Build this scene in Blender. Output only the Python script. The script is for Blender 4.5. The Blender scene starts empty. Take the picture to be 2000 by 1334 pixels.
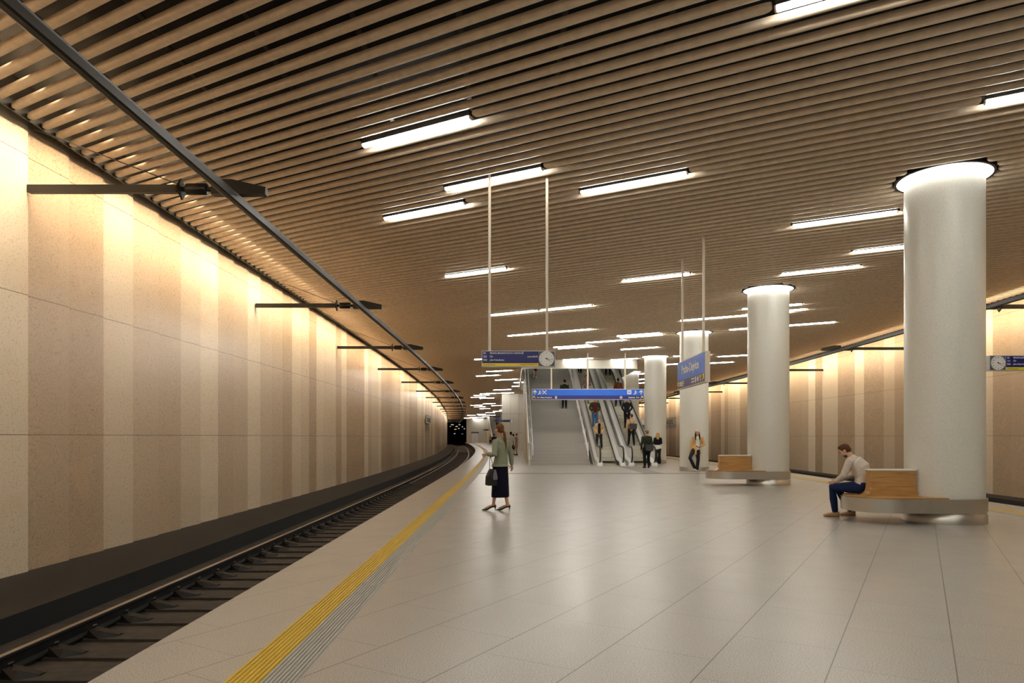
import bpy, math, random
from mathutils import Vector, Matrix, Quaternion
random.seed(7)
SC = bpy.context.scene
C = SC.collection
PI = math.pi
F = 1333.3
EYE = 1.5
HOR = 853.0
CEIL = 6.1

# ------------------------------------------------------------------ materials
def new_mat(name):
    m = bpy.data.materials.new(name); m.use_nodes = True
    nt = m.node_tree
    return m, nt, nt.nodes['Principled BSDF']

def mat(name, col, rough=0.5, metal=0.0, noise=0.0, nscale=20.0, bump=0.0, spec=None, coat=0.0, sheen=0.0):
    m, nt, b = new_mat(name)
    b.inputs['Base Color'].default_value = (*col, 1)
    b.inputs['Roughness'].default_value = rough
    b.inputs['Metallic'].default_value = metal
    if spec is not None: b.inputs['Specular IOR Level'].default_value = spec
    if coat: b.inputs['Coat Weight'].default_value = coat
    if noise or bump:
        tc = nt.nodes.new('ShaderNodeTexCoord')
        nz = nt.nodes.new('ShaderNodeTexNoise'); nz.inputs['Scale'].default_value = nscale
        nz.inputs['Detail'].default_value = 4
        nt.links.new(tc.outputs['Object'], nz.inputs['Vector'])
        if noise:
            mx = nt.nodes.new('ShaderNodeMix'); mx.data_type = 'RGBA'
            mx.inputs['A'].default_value = (*[c*(1-noise) for c in col], 1)
            mx.inputs['B'].default_value = (*[min(1, c*(1+noise)) for c in col], 1)
            rp = nt.nodes.new('ShaderNodeMapRange'); rp.inputs['From Min'].default_value = .3; rp.inputs['From Max'].default_value = .7
            nt.links.new(nz.outputs['Fac'], rp.inputs['Value'])
            nt.links.new(rp.outputs['Result'], mx.inputs['Factor'])
            nt.links.new(mx.outputs['Result'], b.inputs['Base Color'])
        if bump:
            bp = nt.nodes.new('ShaderNodeBump'); bp.inputs['Strength'].default_value = bump; bp.inputs['Distance'].default_value = .01
            nt.links.new(nz.outputs['Fac'], bp.inputs['Height'])
            nt.links.new(bp.outputs['Normal'], b.inputs['Normal'])
    return m

def emis(name, col, strength):
    m, nt, b = new_mat(name)
    b.inputs['Base Color'].default_value = (*col, 1)
    b.inputs['Emission Color'].default_value = (*col, 1)
    b.inputs['Emission Strength'].default_value = strength
    return m

def N(nt, kind, **kw):
    n = nt.nodes.new(kind)
    for k, v in kw.items(): setattr(n, k, v)
    return n
def M(nt, op, a, b=None, clamp=False):
    n = nt.nodes.new('ShaderNodeMath'); n.operation = op; n.use_clamp = clamp
    for i, v in enumerate((a, b)):
        if v is None: continue
        if isinstance(v, (int, float)): n.inputs[i].default_value = v
        else: nt.links.new(v, n.inputs[i])
    return n.outputs[0]
def MIX(nt, fac, a, b, blend='MIX'):
    n = nt.nodes.new('ShaderNodeMix'); n.data_type = 'RGBA'; n.blend_type = blend
    if isinstance(fac, (int, float)): n.inputs['Factor'].default_value = fac
    else: nt.links.new(fac, n.inputs['Factor'])
    for k, v in (('A', a), ('B', b)):
        if isinstance(v, tuple): n.inputs[k].default_value = (*v, 1)
        else: nt.links.new(v, n.inputs[k])
    return n.outputs['Result']

def floor_mat():
    m, nt, b = new_mat('granite_tiles')
    tc = N(nt, 'ShaderNodeTexCoord'); sp = N(nt, 'ShaderNodeSeparateXYZ')
    nt.links.new(tc.outputs['Object'], sp.inputs[0])
    sx, sy = sp.outputs['X'], sp.outputs['Y']
    s, c = .5146, .8574
    u = M(nt, 'ADD', M(nt, 'MULTIPLY', sx, s), M(nt, 'MULTIPLY', sy, c))
    v = M(nt, 'SUBTRACT', M(nt, 'MULTIPLY', sx, c), M(nt, 'MULTIPLY', sy, s))
    W, L = .70, 1.05
    vv = M(nt, 'DIVIDE', M(nt, 'SUBTRACT', v, .191), W)
    row = M(nt, 'FLOOR', vv)
    odd = M(nt, 'FLOORED_MODULO', M(nt, 'MULTIPLY', row, .37), 1.0)
    uu = M(nt, 'ADD', M(nt, 'DIVIDE', M(nt, 'SUBTRACT', u, .315), L), odd)
    def edge(x, size, w):
        f = M(nt, 'FRACT', x); d = M(nt, 'MINIMUM', f, M(nt, 'SUBTRACT', 1.0, f))
        return M(nt, 'LESS_THAN', M(nt, 'MULTIPLY', d, size), w)
    jl = edge(vv, W, .0042); jc = edge(uu, L, .0028)
    cell = N(nt, 'ShaderNodeCombineXYZ')
    nt.links.new(row, cell.inputs[0]); nt.links.new(M(nt, 'FLOOR', uu), cell.inputs[1])
    wn = N(nt, 'ShaderNodeTexWhiteNoise'); nt.links.new(cell.outputs[0], wn.inputs['Vector'])
    fine = N(nt, 'ShaderNodeTexNoise'); fine.inputs['Scale'].default_value = 110; fine.inputs['Detail'].default_value = 3
    nt.links.new(tc.outputs['Object'], fine.inputs['Vector'])
    big = N(nt, 'ShaderNodeTexNoise'); big.inputs['Scale'].default_value = 2.2
    nt.links.new(tc.outputs['Object'], big.inputs['Vector'])
    col = MIX(nt, M(nt, 'MULTIPLY', M(nt, 'SUBTRACT', fine.outputs['Fac'], .36), 3.6, True), (.22, .20, .175), (.52, .495, .445))
    col = MIX(nt, M(nt, 'MULTIPLY', wn.outputs['Value'], .12), col, (.36, .33, .28))
    col = MIX(nt, M(nt, 'MULTIPLY', jl, .85), col, (.07, .06, .05))
    col = MIX(nt, M(nt, 'MULTIPLY', jc, .7), col, (.10, .09, .07))
    nt.links.new(col, b.inputs['Base Color'])
    r = M(nt, 'ADD', .22, M(nt, 'MULTIPLY', big.outputs['Fac'], .14))
    r = M(nt, 'ADD', r, M(nt, 'MULTIPLY', fine.outputs['Fac'], .06))
    nt.links.new(r, b.inputs['Roughness'])
    bp = N(nt, 'ShaderNodeBump'); bp.inputs['Strength'].default_value = .08; bp.inputs['Distance'].default_value = .004
    nt.links.new(fine.outputs['Fac'], bp.inputs['Height']); nt.links.new(bp.outputs['Normal'], b.inputs['Normal'])
    return m

def stone_mat(name):
    m, nt, b = new_mat(name)
    tc = N(nt, 'ShaderNodeTexCoord'); sp = N(nt, 'ShaderNodeSeparateXYZ')
    nt.links.new(tc.outputs['Object'], sp.inputs[0])
    at = N(nt, 'ShaderNodeAttribute'); at.attribute_name = 'tone'
    n1 = N(nt, 'ShaderNodeTexNoise'); n1.inputs['Scale'].default_value = 38; n1.inputs['Detail'].default_value = 5
    n2 = N(nt, 'ShaderNodeTexNoise'); n2.inputs['Scale'].default_value = 1.4; n2.inputs['Detail'].default_value = 6; n2.inputs['Distortion'].default_value = .8
    for n in (n1, n2): nt.links.new(tc.outputs['Object'], n.inputs['Vector'])
    col = MIX(nt, at.outputs['Fac'], (.34, .23, .135), (.72, .61, .46))
    col = MIX(nt, M(nt, 'MULTIPLY', M(nt, 'SUBTRACT', .44, n1.outputs['Fac'], ), 2.2, True), col, (.20, .12, .065))
    col = MIX(nt, M(nt, 'MULTIPLY', M(nt, 'SUBTRACT', n1.outputs['Fac'], .58), 2.5, True), col, (.75, .64, .48))
    col = MIX(nt, M(nt, 'MULTIPLY', M(nt, 'SUBTRACT', n2.outputs['Fac'], .55), 1.6, True), col, (.62, .42, .22))
    z = sp.outputs['Z']
    for zz in (1.53, 3.6, 5.67):
        d = M(nt, 'LESS_THAN', M(nt, 'ABSOLUTE', M(nt, 'SUBTRACT', z, zz)), .006)
        col = MIX(nt, M(nt, 'MULTIPLY', d, .8), col, (.06, .04, .025))
    nt.links.new(col, b.inputs['Base Color'])
    r = M(nt, 'ADD', .2, M(nt, 'MULTIPLY', n1.outputs['Fac'], .18))
    nt.links.new(r, b.inputs['Roughness'])
    return m

def wood_mat():
    m, nt, b = new_mat('oak_veneer')
    tc = N(nt, 'ShaderNodeTexCoord'); mp = N(nt, 'ShaderNodeMapping'); mp.inputs['Scale'].default_value = (1.2, 6, 22)
    nt.links.new(tc.outputs['Object'], mp.inputs['Vector'])
    n = N(nt, 'ShaderNodeTexNoise'); n.inputs['Scale'].default_value = 2.0; n.inputs['Detail'].default_value = 6; n.inputs['Distortion'].default_value = .6
    nt.links.new(mp.outputs[0], n.inputs['Vector'])
    col = MIX(nt, M(nt, 'MULTIPLY', M(nt, 'SUBTRACT', n.outputs['Fac'], .3), 2.2, True), (.33, .17, .055), (.60, .35, .13))
    nt.links.new(col, b.inputs['Base Color']); b.inputs['Roughness'].default_value = .38
    return m

def brushed(name, col, rough=.3):
    m, nt, b = new_mat(name)
    tc = N(nt, 'ShaderNodeTexCoord'); mp = N(nt, 'ShaderNodeMapping'); mp.inputs['Scale'].default_value = (1, 1, 60)
    nt.links.new(tc.outputs['Object'], mp.inputs['Vector'])
    n = N(nt, 'ShaderNodeTexNoise'); n.inputs['Scale'].default_value = 5
    nt.links.new(mp.outputs[0], n.inputs['Vector'])
    nt.links.new(M(nt, 'ADD', rough, M(nt, 'MULTIPLY', n.outputs['Fac'], .12)), b.inputs['Roughness'])
    b.inputs['Base Color'].default_value = (*col, 1); b.inputs['Metallic'].default_value = 1
    return m

MT = {}
MT['floor'] = floor_mat()
MT['stone'] = stone_mat('limestone_panels')
MT['slat'] = mat('bronze_brown_slat', (.78, .645, .495), .36, 0, .10, 9, .04)
MT['void'] = mat('black_void', (.004, .004, .004), .9)
MT['blackmetal'] = mat('black_metal', (.016, .015, .012), .45)
MT['carrier'] = mat('grey_carrier', (.05, .045, .04), .6, .3)
MT['tube'] = emis('tube_diffuser', (1.0, .965, .875), 33.0)
MT['ringlight'] = emis('ring_diffuser', (1.0, .97, .92), 14.0)
MT['concrete'] = mat('pale_terrazzo_concrete', (.67, .67, .61), .34, 0, .10, 60, .02)
MT['steel'] = brushed('brushed_steel', (.62, .60, .56), .26)
MT['steel_light'] = mat('satin_steel', (.80, .79, .76), .36, .0)
MT['wood'] = wood_mat()
MT['ledge'] = mat('dark_walkway', (.016, .012, .008), .75, 0, .3, 12)
MT['bed'] = mat('track_slab', (.055, .042, .030), .8, 0, .35, 6, .2)
MT['sleeper'] = mat('sleeper_concrete', (.042, .033, .025), .8, 0, .3, 10)
MT['rail'] = mat('rail_side', (.010, .009, .008), .5, .4)
MT['railtop'] = mat('rail_head', (.55, .43, .32), .28, 1)
MT['yellow'] = mat('yellow_tactile', (.62, .42, .045), .5, 0, .08, 60)
MT['grey'] = mat('grey_tactile', (.40, .39, .35), .45, 0, .08, 60)
MT['white'] = mat('white_panel', (.66, .64, .57), .5, 0, .03, 3)
MT['pole'] = mat('cream_pole', (.70, .62, .50), .4)
MT['frame'] = mat('sign_frame', (.62, .60, .62), .35)
MT['blue'] = mat('sign_blue', (.012, .15, .80), .4)
MT['navy'] = mat('sign_navy', (.022, .028, .20), .4)
MT['depnavy'] = mat('board_navy', (.010, .014, .16), .35)
MT['yel'] = mat('board_yellow', (.85, .66, .03), .45)
MT['ink'] = mat('white_ink', (.85, .85, .85), .5)
MT['yink'] = mat('yellow_ink', (.90, .72, .10), .5)
MT['darkink'] = mat('dark_ink', (.02, .02, .025), .5)
MT['ochreink'] = mat('ochre_ink', (.35, .26, .03), .5)
MT['clockwhite'] = mat('clock_face', (.88, .88, .86), .4)
MT['clockgrey'] = mat('clock_surround', (.10, .13, .15), .5)
MT['red'] = mat('clock_red', (.6, .08, .04), .5)
MT['stair'] = mat('grey_granite_stair', (.40, .388, .358), .5, 0, .14, 90)
MT['estep'] = mat('escalator_step_metal', (.60, .59, .56), .42, .35)
MT['eyellow'] = mat('step_edge_yellow', (.75, .55, .05), .5)
MT['rubber'] = mat('black_rubber', (.012, .012, .012), .32)
MT['plate'] = mat('station_plate', (.42, .40, .36), .45)
MT['drain'] = mat('drain_grate', (.14, .12, .10), .5, .5)
MT['guide'] = mat('guide_strip', (.27, .25, .215), .5, 0, .1, 80)
MT['kiosk_blue'] = mat('kiosk_blue', (.03, .07, .14), .4)
m, nt, b = new_mat('clear_glass'); b.inputs['Base Color'].default_value = (.75, .8, .78, 1); b.inputs['Roughness'].default_value = .05
b.inputs['Transmission Weight'].default_value = .9; b.inputs['IOR'].default_value = 1.05
MT['glass'] = m

# ------------------------------------------------------------------ mesh builder
class MB:
    def __init__(s): s.v = []; s.f = []; s.mi = []; s.tone = []
    def add(s, vs, fs, mi=0, tone=0):
        o = len(s.v); s.v += [tuple(p) for p in vs]
        for f in fs: s.f.append(tuple(i+o for i in f)); s.mi.append(mi); s.tone.append(tone)
        return s
    def quad(s, a, b, c, d, mi=0, tone=0): return s.add([a, b, c, d], [(0, 1, 2, 3)], mi, tone)
    def box(s, x0, x1, y0, y1, z0, z1, mi=0):
        v = [(x, y, z) for x in (x0, x1) for y in (y0, y1) for z in (z0, z1)]
        return s.add(v, [(0, 1, 3, 2), (4, 6, 7, 5), (0, 4, 5, 1), (2, 3, 7, 6), (0, 2, 6, 4), (1, 5, 7, 3)], mi)
    def loft(s, rings, mi=0, cap=True, closed=True):
        n = len(rings[0]); o = len(s.v); s.v += [tuple(p) for r in rings for p in r]
        for k in range(len(rings)-1):
            for i in range(n if closed else n-1):
                j = (i+1) % n
                s.f.append((o+k*n+i, o+k*n+j, o+(k+1)*n+j, o+(k+1)*n+i)); s.mi.append(mi); s.tone.append(0)
        if cap and closed:
            s.f.append(tuple(o+i for i in reversed(range(n)))); s.mi.append(mi); s.tone.append(0)
            s.f.append(tuple(o+(len(rings)-1)*n+i for i in range(n))); s.mi.append(mi); s.tone.append(0)
        return s
    def lathe(s, prof, cx=0, cy=0, n=48, mi=0, cap=True):
        rings = [[(cx+r*math.cos(2*PI*i/n), cy+r*math.sin(2*PI*i/n), z) for i in range(n)] for r, z in prof]
        return s.loft(rings, mi, cap)
    def tube(s, pts, r, n=12, mi=0, ry=None, up=(0, 0, 1)):
        pts = [Vector(p) for p in pts]; rings = []
        for k, p in enumerate(pts):
            d = (pts[min(k+1, len(pts)-1)]-pts[max(k-1, 0)]).normalized()
            u = Vector(up)
            if abs(d.dot(u)) > .95: u = Vector((0, 1, 0)) if abs(d.y) < .9 else Vector((1, 0, 0))
            a = d.cross(u).normalized(); b = a.cross(d).normalized()
            rr = r[k] if isinstance(r, (list, tuple)) else r
            r2 = rr*(ry or 1)
            rings.append([p+a*rr*math.cos(2*PI*i/n)+b*r2*math.sin(2*PI*i/n) for i in range(n)])
        return s.loft(rings, mi)
    def bar(s, p, q, w, h, mi=0, up=(0, 0, 1)):
        p = Vector(p); q = Vector(q); d = (q-p).normalized(); a = d.cross(Vector(up)).normalized(); b = a.cross(d).normalized()
        rings = [[c+a*w/2*i+b*h/2*j for i, j in ((-1, -1), (1, -1), (1, 1), (-1, 1))] for c in (p, q)]
        return s.loft(rings, mi)
    def prism(s, poly, z0, z1, mi=0):
        n = len(poly)
        v = [(x, y, z0) for x, y in poly]+[(x, y, z1) for x, y in poly]
        f = [tuple(reversed(range(n))), tuple(range(n, 2*n))]+[(i, (i+1) % n, n+(i+1) % n, n+i) for i in range(n)]
        return s.add(v, f, mi)
    def build(s, name, mats, parent=None, smooth=False, loc=None, tone=False):
        me = bpy.data.meshes.new(name); me.from_pydata(s.v, [], s.f)
        if not isinstance(mats, (list, tuple)): mats = [mats]
        for m_ in mats: me.materials.append(m_)
        me.polygons.foreach_set('material_index', s.mi)
        if tone:
            a = me.attributes.new('tone', 'FLOAT', 'FACE'); a.data.foreach_set('value', s.tone)
        if smooth:
            me.polygons.foreach_set('use_smooth', [True]*len(s.f))
            me.set_sharp_from_angle(angle=math.radians(40))
        me.update()
        o = bpy.data.objects.new(name, me); C.objects.link(o)
        if parent is not None: o.parent = parent
        if loc: o.location = loc
        return o

def tag(o, label=None, cat=None, group=None, kind=None):
    if label: o['label'] = label
    if cat: o['category'] = cat
    if group: o['group'] = group
    if kind: o['kind'] = kind
    return o
def thing(name, label, cat, loc=(0, 0, 0), rz=0, group=None):
    o = bpy.data.objects.new(name, None); C.objects.link(o); o.empty_display_size = .2
    o.location = loc; o.rotation_euler = (0, 0, rz)
    return tag(o, label, cat, group)
def copy_tree(o, parent=None):
    c = o.copy(); C.objects.link(c)
    if parent is not None: c.parent = parent
    for ch in list(o.children): copy_tree(ch, c)
    return c
def struct(o): o['kind'] = 'structure'; return o

def text(body, size, x, y, z, m, parent, name='lettering', align='LEFT', rot=(PI/2, 0, 0), sx=1.0, bold=.012):
    cu = bpy.data.curves.new(name, 'FONT'); cu.body = body; cu.size = size; cu.extrude = .002; cu.align_x = align
    cu.offset = bold*size
    cu.space_character = .98
    o = bpy.data.objects.new(name, cu); C.objects.link(o)
    bpy.context.view_layer.update()
    me = bpy.data.meshes.new_from_object(o.evaluated_get(bpy.context.evaluated_depsgraph_get()))
    me.materials.clear(); me.materials.append(m)
    bpy.data.objects.remove(o)
    o = bpy.data.objects.new(name, me); C.objects.link(o); o.parent = parent
    o.location = (x, y, z); o.rotation_euler = rot; o.scale = (sx, 1, 1)
    return o

# ------------------------------------------------------------------ plan curves (x across, y along the platform)
def drop(y):
    if y < 22: return 0.0
    return (y-22)**2/(2*(980+max(0, y-97)*3.3))
def XE(y): return -2.59-drop(y)
def XW(y): return -7.18-drop(y)
def XRE(y): return 12-(50-y)**2/1200 if y < 50 else 12-(y-50)**2/2600
def XRW(y): return XRE(y)+5.3
Y0, Y1 = -9.0, 178.0
def ys(a, b, st):
    n = max(1, int(math.ceil((b-a)/st))); return [a+(b-a)*i/n for i in range(n+1)]
YS = ys(Y0, Y1, 3.0)
COLS = [(7.71, 12.19), (8.05, 21.45), (8.08, 30.3), (8.27, 39.4), (8.4, 48.6), (8.3, 58.0), (7.9, 82.0), (7.2, 100.0)]
RC = .62
def to_plane(px, py, z):
    k = (z-EYE)/(HOR-py); return (px-1000)*k, F*k   # a point of the plan at height z

# ------------------------------------------------------------------ structure
def strip(name, fa, fb, z, m, yy=YS):
    b = MB()
    for a, c in zip(yy, yy[1:]):
        b.quad((fa(a), a, z), (fb(a), a, z), (fb(c), c, z), (fa(c), c, z))
    return struct(b.build(name, m))
# platform floor with its edges
b = MB()
for a, c in zip(YS, YS[1:]):
    b.quad((XE(a), a, 0), (XRE(a), a, 0), (XRE(c), c, 0), (XE(c), c, 0))
    b.quad((XE(a), a, -.06), (XE(a), a, 0), (XE(c), c, 0), (XE(c), c, -.06))
    b.quad((XE(a), a, -.06), (XE(c), c, -.06), (XE(c)+.12, c, -.06), (XE(a)+.12, a, -.06), 1)
    b.quad((XE(a)+.12, a, -.06), (XE(c)+.12, c, -.06), (XE(c)+.12, c, -.8), (XE(a)+.12, a, -.8), 1)
    b.quad((XRE(a), a, 0), (XRE(a), a, -.8), (XRE(c), c, -.8), (XRE(c), c, 0), 1)
struct(b.build('floor', [MT['floor'], MT['bed']]))
strip('trackbed_left', lambda y: XW(y)+1.55, lambda y: XE(y)+.13, -.79, MT['bed'])
strip('trackbed_right', lambda y: XRE(y), lambda y: XRW(y), -.79, MT['bed'])
# walkway ledge along the wall
b = MB()
for a, c in zip(YS, YS[1:]):
    b.quad((XW(a)-.1, a, -.5), (XW(a)+1.58, a, -.5), (XW(c)+1.58, c, -.5), (XW(c)-.1, c, -.5))
    b.quad((XW(a)+1.58, a, -.5), (XW(a)+1.58, a, -.8), (XW(c)+1.58, c, -.8), (XW(c)+1.58, c, -.5), 1)
struct(b.build('trim_walkway', [MT['ledge'], MT['void']]))
b = MB()
for a, c in zip(YS, YS[1:]):
    b.quad((XRW(a)-.9, a, -.5), (XRW(a)+.1, a, -.5), (XRW(c)+.1, c, -.5), (XRW(c)-.9, c, -.5))
    b.quad((XRW(a)-.9, a, -.8), (XRW(a)-.9, a, -.5), (XRW(c)-.9, c, -.5), (XRW(c)-.9, c, -.8))
struct(b.build('trim_walkway_right', [MT['ledge']]))

# stepped stone walls
def stone_wall(name, fx, sgn, y_first, tones, depth):
    b = MB(); pitch = .935; k = -int((y_first-Y0)/pitch)-1
    rnd = random.Random(11 if sgn > 0 else 5); prev = .5
    while y_first+k*pitch < Y1:
        ya = y_first+k*pitch; yb = min(ya+pitch, Y1)
        if k in tones: t = tones[k]
        else:
            t = prev if rnd.random() < .28 else rnd.choice((.12, .2, .3, .42, .62, .75, .88, .95))
        prev = t
        xa = fx(ya)-sgn*depth; xb = fx(yb)
        b.quad((xa, ya, -.55), (xb, yb, -.55), (xb, yb, CEIL+.5), (xa, ya, CEIL+.5), 0, t)
        xn = fx(yb)-sgn*depth
        b.quad((xb, yb, -.55), (xn, yb, -.55), (xn, yb, CEIL+.5), (xb, yb, CEIL+.5), 0, t)
        k += 1
    return struct(b.build(name, MT['stone'], tone=True))
stone_wall('wall_left', XW, 1, 10.13, {-3: .5, -2: .85, -1: .92, 0: .30, 1: .22, 2: .70, 3: .42, 4: .36, 5: .66, 6: .9, 7: .42, 8: .5, 9: .95, 10: .6, 11: .5, 12: .3, 13: .8}, .055)
stone_wall('wall_right', XRW, -1, 17.2, {4: .9, 5: .25, 6: .2, 7: .8, 8: .2, 9: .2, 10: .95, 11: .2, 12: .35, 13: .15, 14: .45, 15: .15, 16: .15, 17: .75, 18: .15, 19: .15, 20: .8, 21: .8, 22: .15, 23: .9, 24: .35, 25: .3}, .03)
b = MB(); b.quad((-9, Y0, -1), (18, Y0, -1), (18, Y0, CEIL+.6), (-9, Y0, CEIL+.6)); struct(b.build('wall_back', MT['white']))
# end wall right of the tunnel mouth
b = MB(); b.box(XE(Y1)+.5, 16, Y1-.3, Y1, -.8, CEIL+.5)
struct(b.build('wall_front', MT['white']))
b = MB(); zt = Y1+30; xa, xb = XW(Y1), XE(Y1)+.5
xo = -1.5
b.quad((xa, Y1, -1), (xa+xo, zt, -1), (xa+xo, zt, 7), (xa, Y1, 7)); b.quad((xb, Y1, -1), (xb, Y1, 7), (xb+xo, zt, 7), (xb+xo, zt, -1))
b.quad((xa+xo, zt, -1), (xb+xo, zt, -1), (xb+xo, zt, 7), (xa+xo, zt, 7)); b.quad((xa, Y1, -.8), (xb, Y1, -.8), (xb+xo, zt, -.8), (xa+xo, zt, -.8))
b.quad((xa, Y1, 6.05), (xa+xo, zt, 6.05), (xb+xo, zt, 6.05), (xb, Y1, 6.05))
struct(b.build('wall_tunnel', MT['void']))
# door in the end wall with its blue head strip
b = MB(); b.box(-10.45, -8.8, Y1-.36, Y1-.3, 0, 2.45); b.box(-9.67, -9.63, Y1-.37, Y1-.36, 0, 2.45)
d = struct(b.build('door_1', MT['ink']))
MB().box(-10.6, -8.65, Y1-.42, Y1-.3, 2.45, 2.75).build('door_head', MT['navy'], d)
MB().box(-9.8, -9.74, Y1-.41, Y1-.36, .95, 1.15).build('door_handle', MT['blackmetal'], d)

# ------------------------------------------------------------------ ceiling
DX, DY = .8776, -.4795       # slat direction
NX, NY = .4795, .8776
PITCH, PH = .274, .144
OPEN = (.62, 7.6, 40.9, 60.0)   # opening over the stairs
def snap(x, y):
    s = NX*x+NY*y; s2 = round((s-PH)/PITCH)*PITCH+PH
    return x+(s2-s)*NX, y+(s2-s)*NY, round((s-PH)/PITCH)
LIGHTS = []
def light_px(x1, y1, x2, y2):
    a = to_plane(x1, y1, CEIL); c = to_plane(x2, y2, CEIL)
    L = math.hypot(c[0]-a[0], c[1]-a[1]); mx, my = (a[0]+c[0])/2, (a[1]+c[1])/2
    n = 2 if L > 3.1 else 1
    for i in range(n):
        o = (i-(n-1)/2)*2.1
        x, y, k = snap(mx+o*DX, my+o*DY); LIGHTS.append((x, y, k))
PX = [(698, 281, 916, 225), (873, 374, 1068, 334), (1130, 377, 1346, 336), (744, 427, 906, 394), (1538, 444, 1765, 414),
      (1674, 492, 1840, 474), (856, 545, 1015, 523), (1207, 549, 1352, 532), (1521, 536, 1685, 519),
      (959.4, 617.6, 1159.2, 595.6), (994, 657.5, 1160.7, 643.2), (1202.5, 656.8, 1290.5, 649.8), (1211.3, 660.5, 1298, 653.5),
      (1144.2, 670, 1224.5, 664.5), (1078.7, 678.8, 1153, 673.3), (1088, 681.5, 1161.8, 675.4), (1210.2, 683.7, 1291.2, 678.2),
      (1093.6, 703.5, 1158.5, 699), (1179.4, 703.5, 1246.5, 699.7), (928.6, 702.6, 985, 699), (1302.6, 712, 1345, 709),
      (1322.4, 696.9, 1380, 692.4), (1445.5, 604.5, 1570.7, 592.9), (1456, 614, 1579, 602.8), (1352.5, 625.7, 1520, 611),
      (1450, 643.5, 1603, 630), (1404.5, 696.8, 1470, 692), (1370, 711, 1432, 707.3), (956.1, 725.6, 993, 723.8),
      (937.6, 735, 971, 733), (971.4, 742.2, 1003, 740.6), (1008.5, 747.2, 1040, 746), (1004.3, 754.4, 1033, 753),
      (963.3, 762.2, 1000.7, 760.6), (936.6, 769.6, 1005.5, 766.6), (923.4, 772.7, 956.4, 771), (919.2, 776.6, 950.4, 775),
      (937.2, 778.4, 966, 777), (943.2, 788.9, 969.6, 788), (958.2, 792.4, 984, 791.6), (919.2, 792.2, 944.4, 791),
      (926.1, 795.2, 950, 794), (935.7, 798.5, 960, 797.6), (974.4, 801, 996, 800.4), (962.4, 803.6, 984, 803),
      (948, 806.2, 968.4, 805.6), (930, 809.6, 950, 809), (912.6, 811.6, 930, 811), (936, 811.2, 966, 810.6),
      (923.4, 815.6, 938.4, 815), (906, 816.8, 921.6, 816.2), (938.4, 814.4, 960, 814), (922.8, 818.6, 940, 818.2), (914.4, 819.8, 930, 819.4),
      (1245, 731, 1290, 728.5), (1246, 741, 1285, 739.5), (1250, 748, 1285, 746.5)]
for p in PX: light_px(*p)
NPX = len(LIGHTS)
# two seen lamps, then unseen ones added to light the foreground floor
for x, y in ((3.7, 6.84), (7.4, 8.94), (-1.5, 5.0), (1.2, 3.4), (6.0, 3.0), (-3.2, 7.0-4.2), (9.6, 5.4), (2.6, -.5), (-1.2, -2.0), (6.5, -2.2), (-4.5, -1.0), (4.3, -5.0), (0, -6.0), (9, 0.5), (-2.8, .6),
             (11.2, 8.2)):
    a, c, k = snap(x, y); LIGHTS.append((a, c, k))

def solve_end(s, f):
    x = 0.0
    for _ in range(60):
        y = (s-NX*x)/NY; x = .5*x+.5*f(min(max(y, Y0-5), Y1+5))
    return x
prof = [(-.056, .078), (-.061, .050), (-.056, .024), (-.036, .006), (0, 0), (.036, .006), (.056, .024), (.061, .050), (.056, .078)]
b = MB()
def slat(b, s, t0, t1):
    if t1-t0 < .25: return
    rings = []
    for t, sc, li in ((t0, .62, .035), (t0+.03, .88, .012), (t0+.08, 1, 0), (t1-.08, 1, 0), (t1-.03, .88, .012), (t1, .62, .035)):
        cx, cy = s*NX+t*DX, s*NY+t*DY
        rings.append([(cx+NX*u*sc, cy+NY*u*sc, CEIL+max(w, li)) for u, w in prof])
    b.loft(rings)
blk = {}
for i, (x, y, k) in enumerate(LIGHTS): blk.setdefault(k, []).append(DX*x+DY*y)
k = int((NX*-16+NY*Y0)/PITCH)-10
while True:
    s = k*PITCH+PH
    if s > NX*10+NY*Y1: break
    xl = solve_end(s, lambda y: XW(y)+.16); xr = solve_end(s, lambda y: XRW(y)-.16)
    yl = (s-NX*xl)/NY; yr = (s-NX*xr)/NY
    if yl > Y1-.1: xl += (yl-Y1+.1)*NY/NX; yl = Y1-.1
    if yr < Y0+.1: xr -= (Y0+.1-yr)*NY/NX; yr = Y0+.1
    if xr-xl > .3:
        seg = [(DX*xl+DY*yl, DX*xr+DY*yr)]
        cuts = []
        for cx, cy in COLS:
            d = NX*cx+NY*cy-s
            if abs(d) < .80:
                h = math.sqrt(.80**2-d*d); t = DX*cx+DY*cy; cuts.append((t-h, t+h))
        # opening
        x0, x1, y0, y1 = OPEN
        ts = []
        ta = (x0-s*NX)/DX; tb = (x1-s*NX)/DX; tc = (y0-s*NY)/DY; td = (y1-s*NY)/DY
        lo, hi = max(ta, min(tc, td)), min(tb, max(tc, td))
        if hi > lo: cuts.append((lo-.03, hi+.03))
        for t in blk.get(k, []): cuts.append((t-1.04, t+1.04))
        for c0, c1 in cuts:
            ns = []
            for a, c in seg:
                if c1 <= a or c0 >= c: ns.append((a, c))
                else:
                    if c0 > a: ns.append((a, c0))
                    if c1 < c: ns.append((c1, c))
            seg = ns
        for a, c in seg: slat(b, s, a, c)
    k += 1
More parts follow.
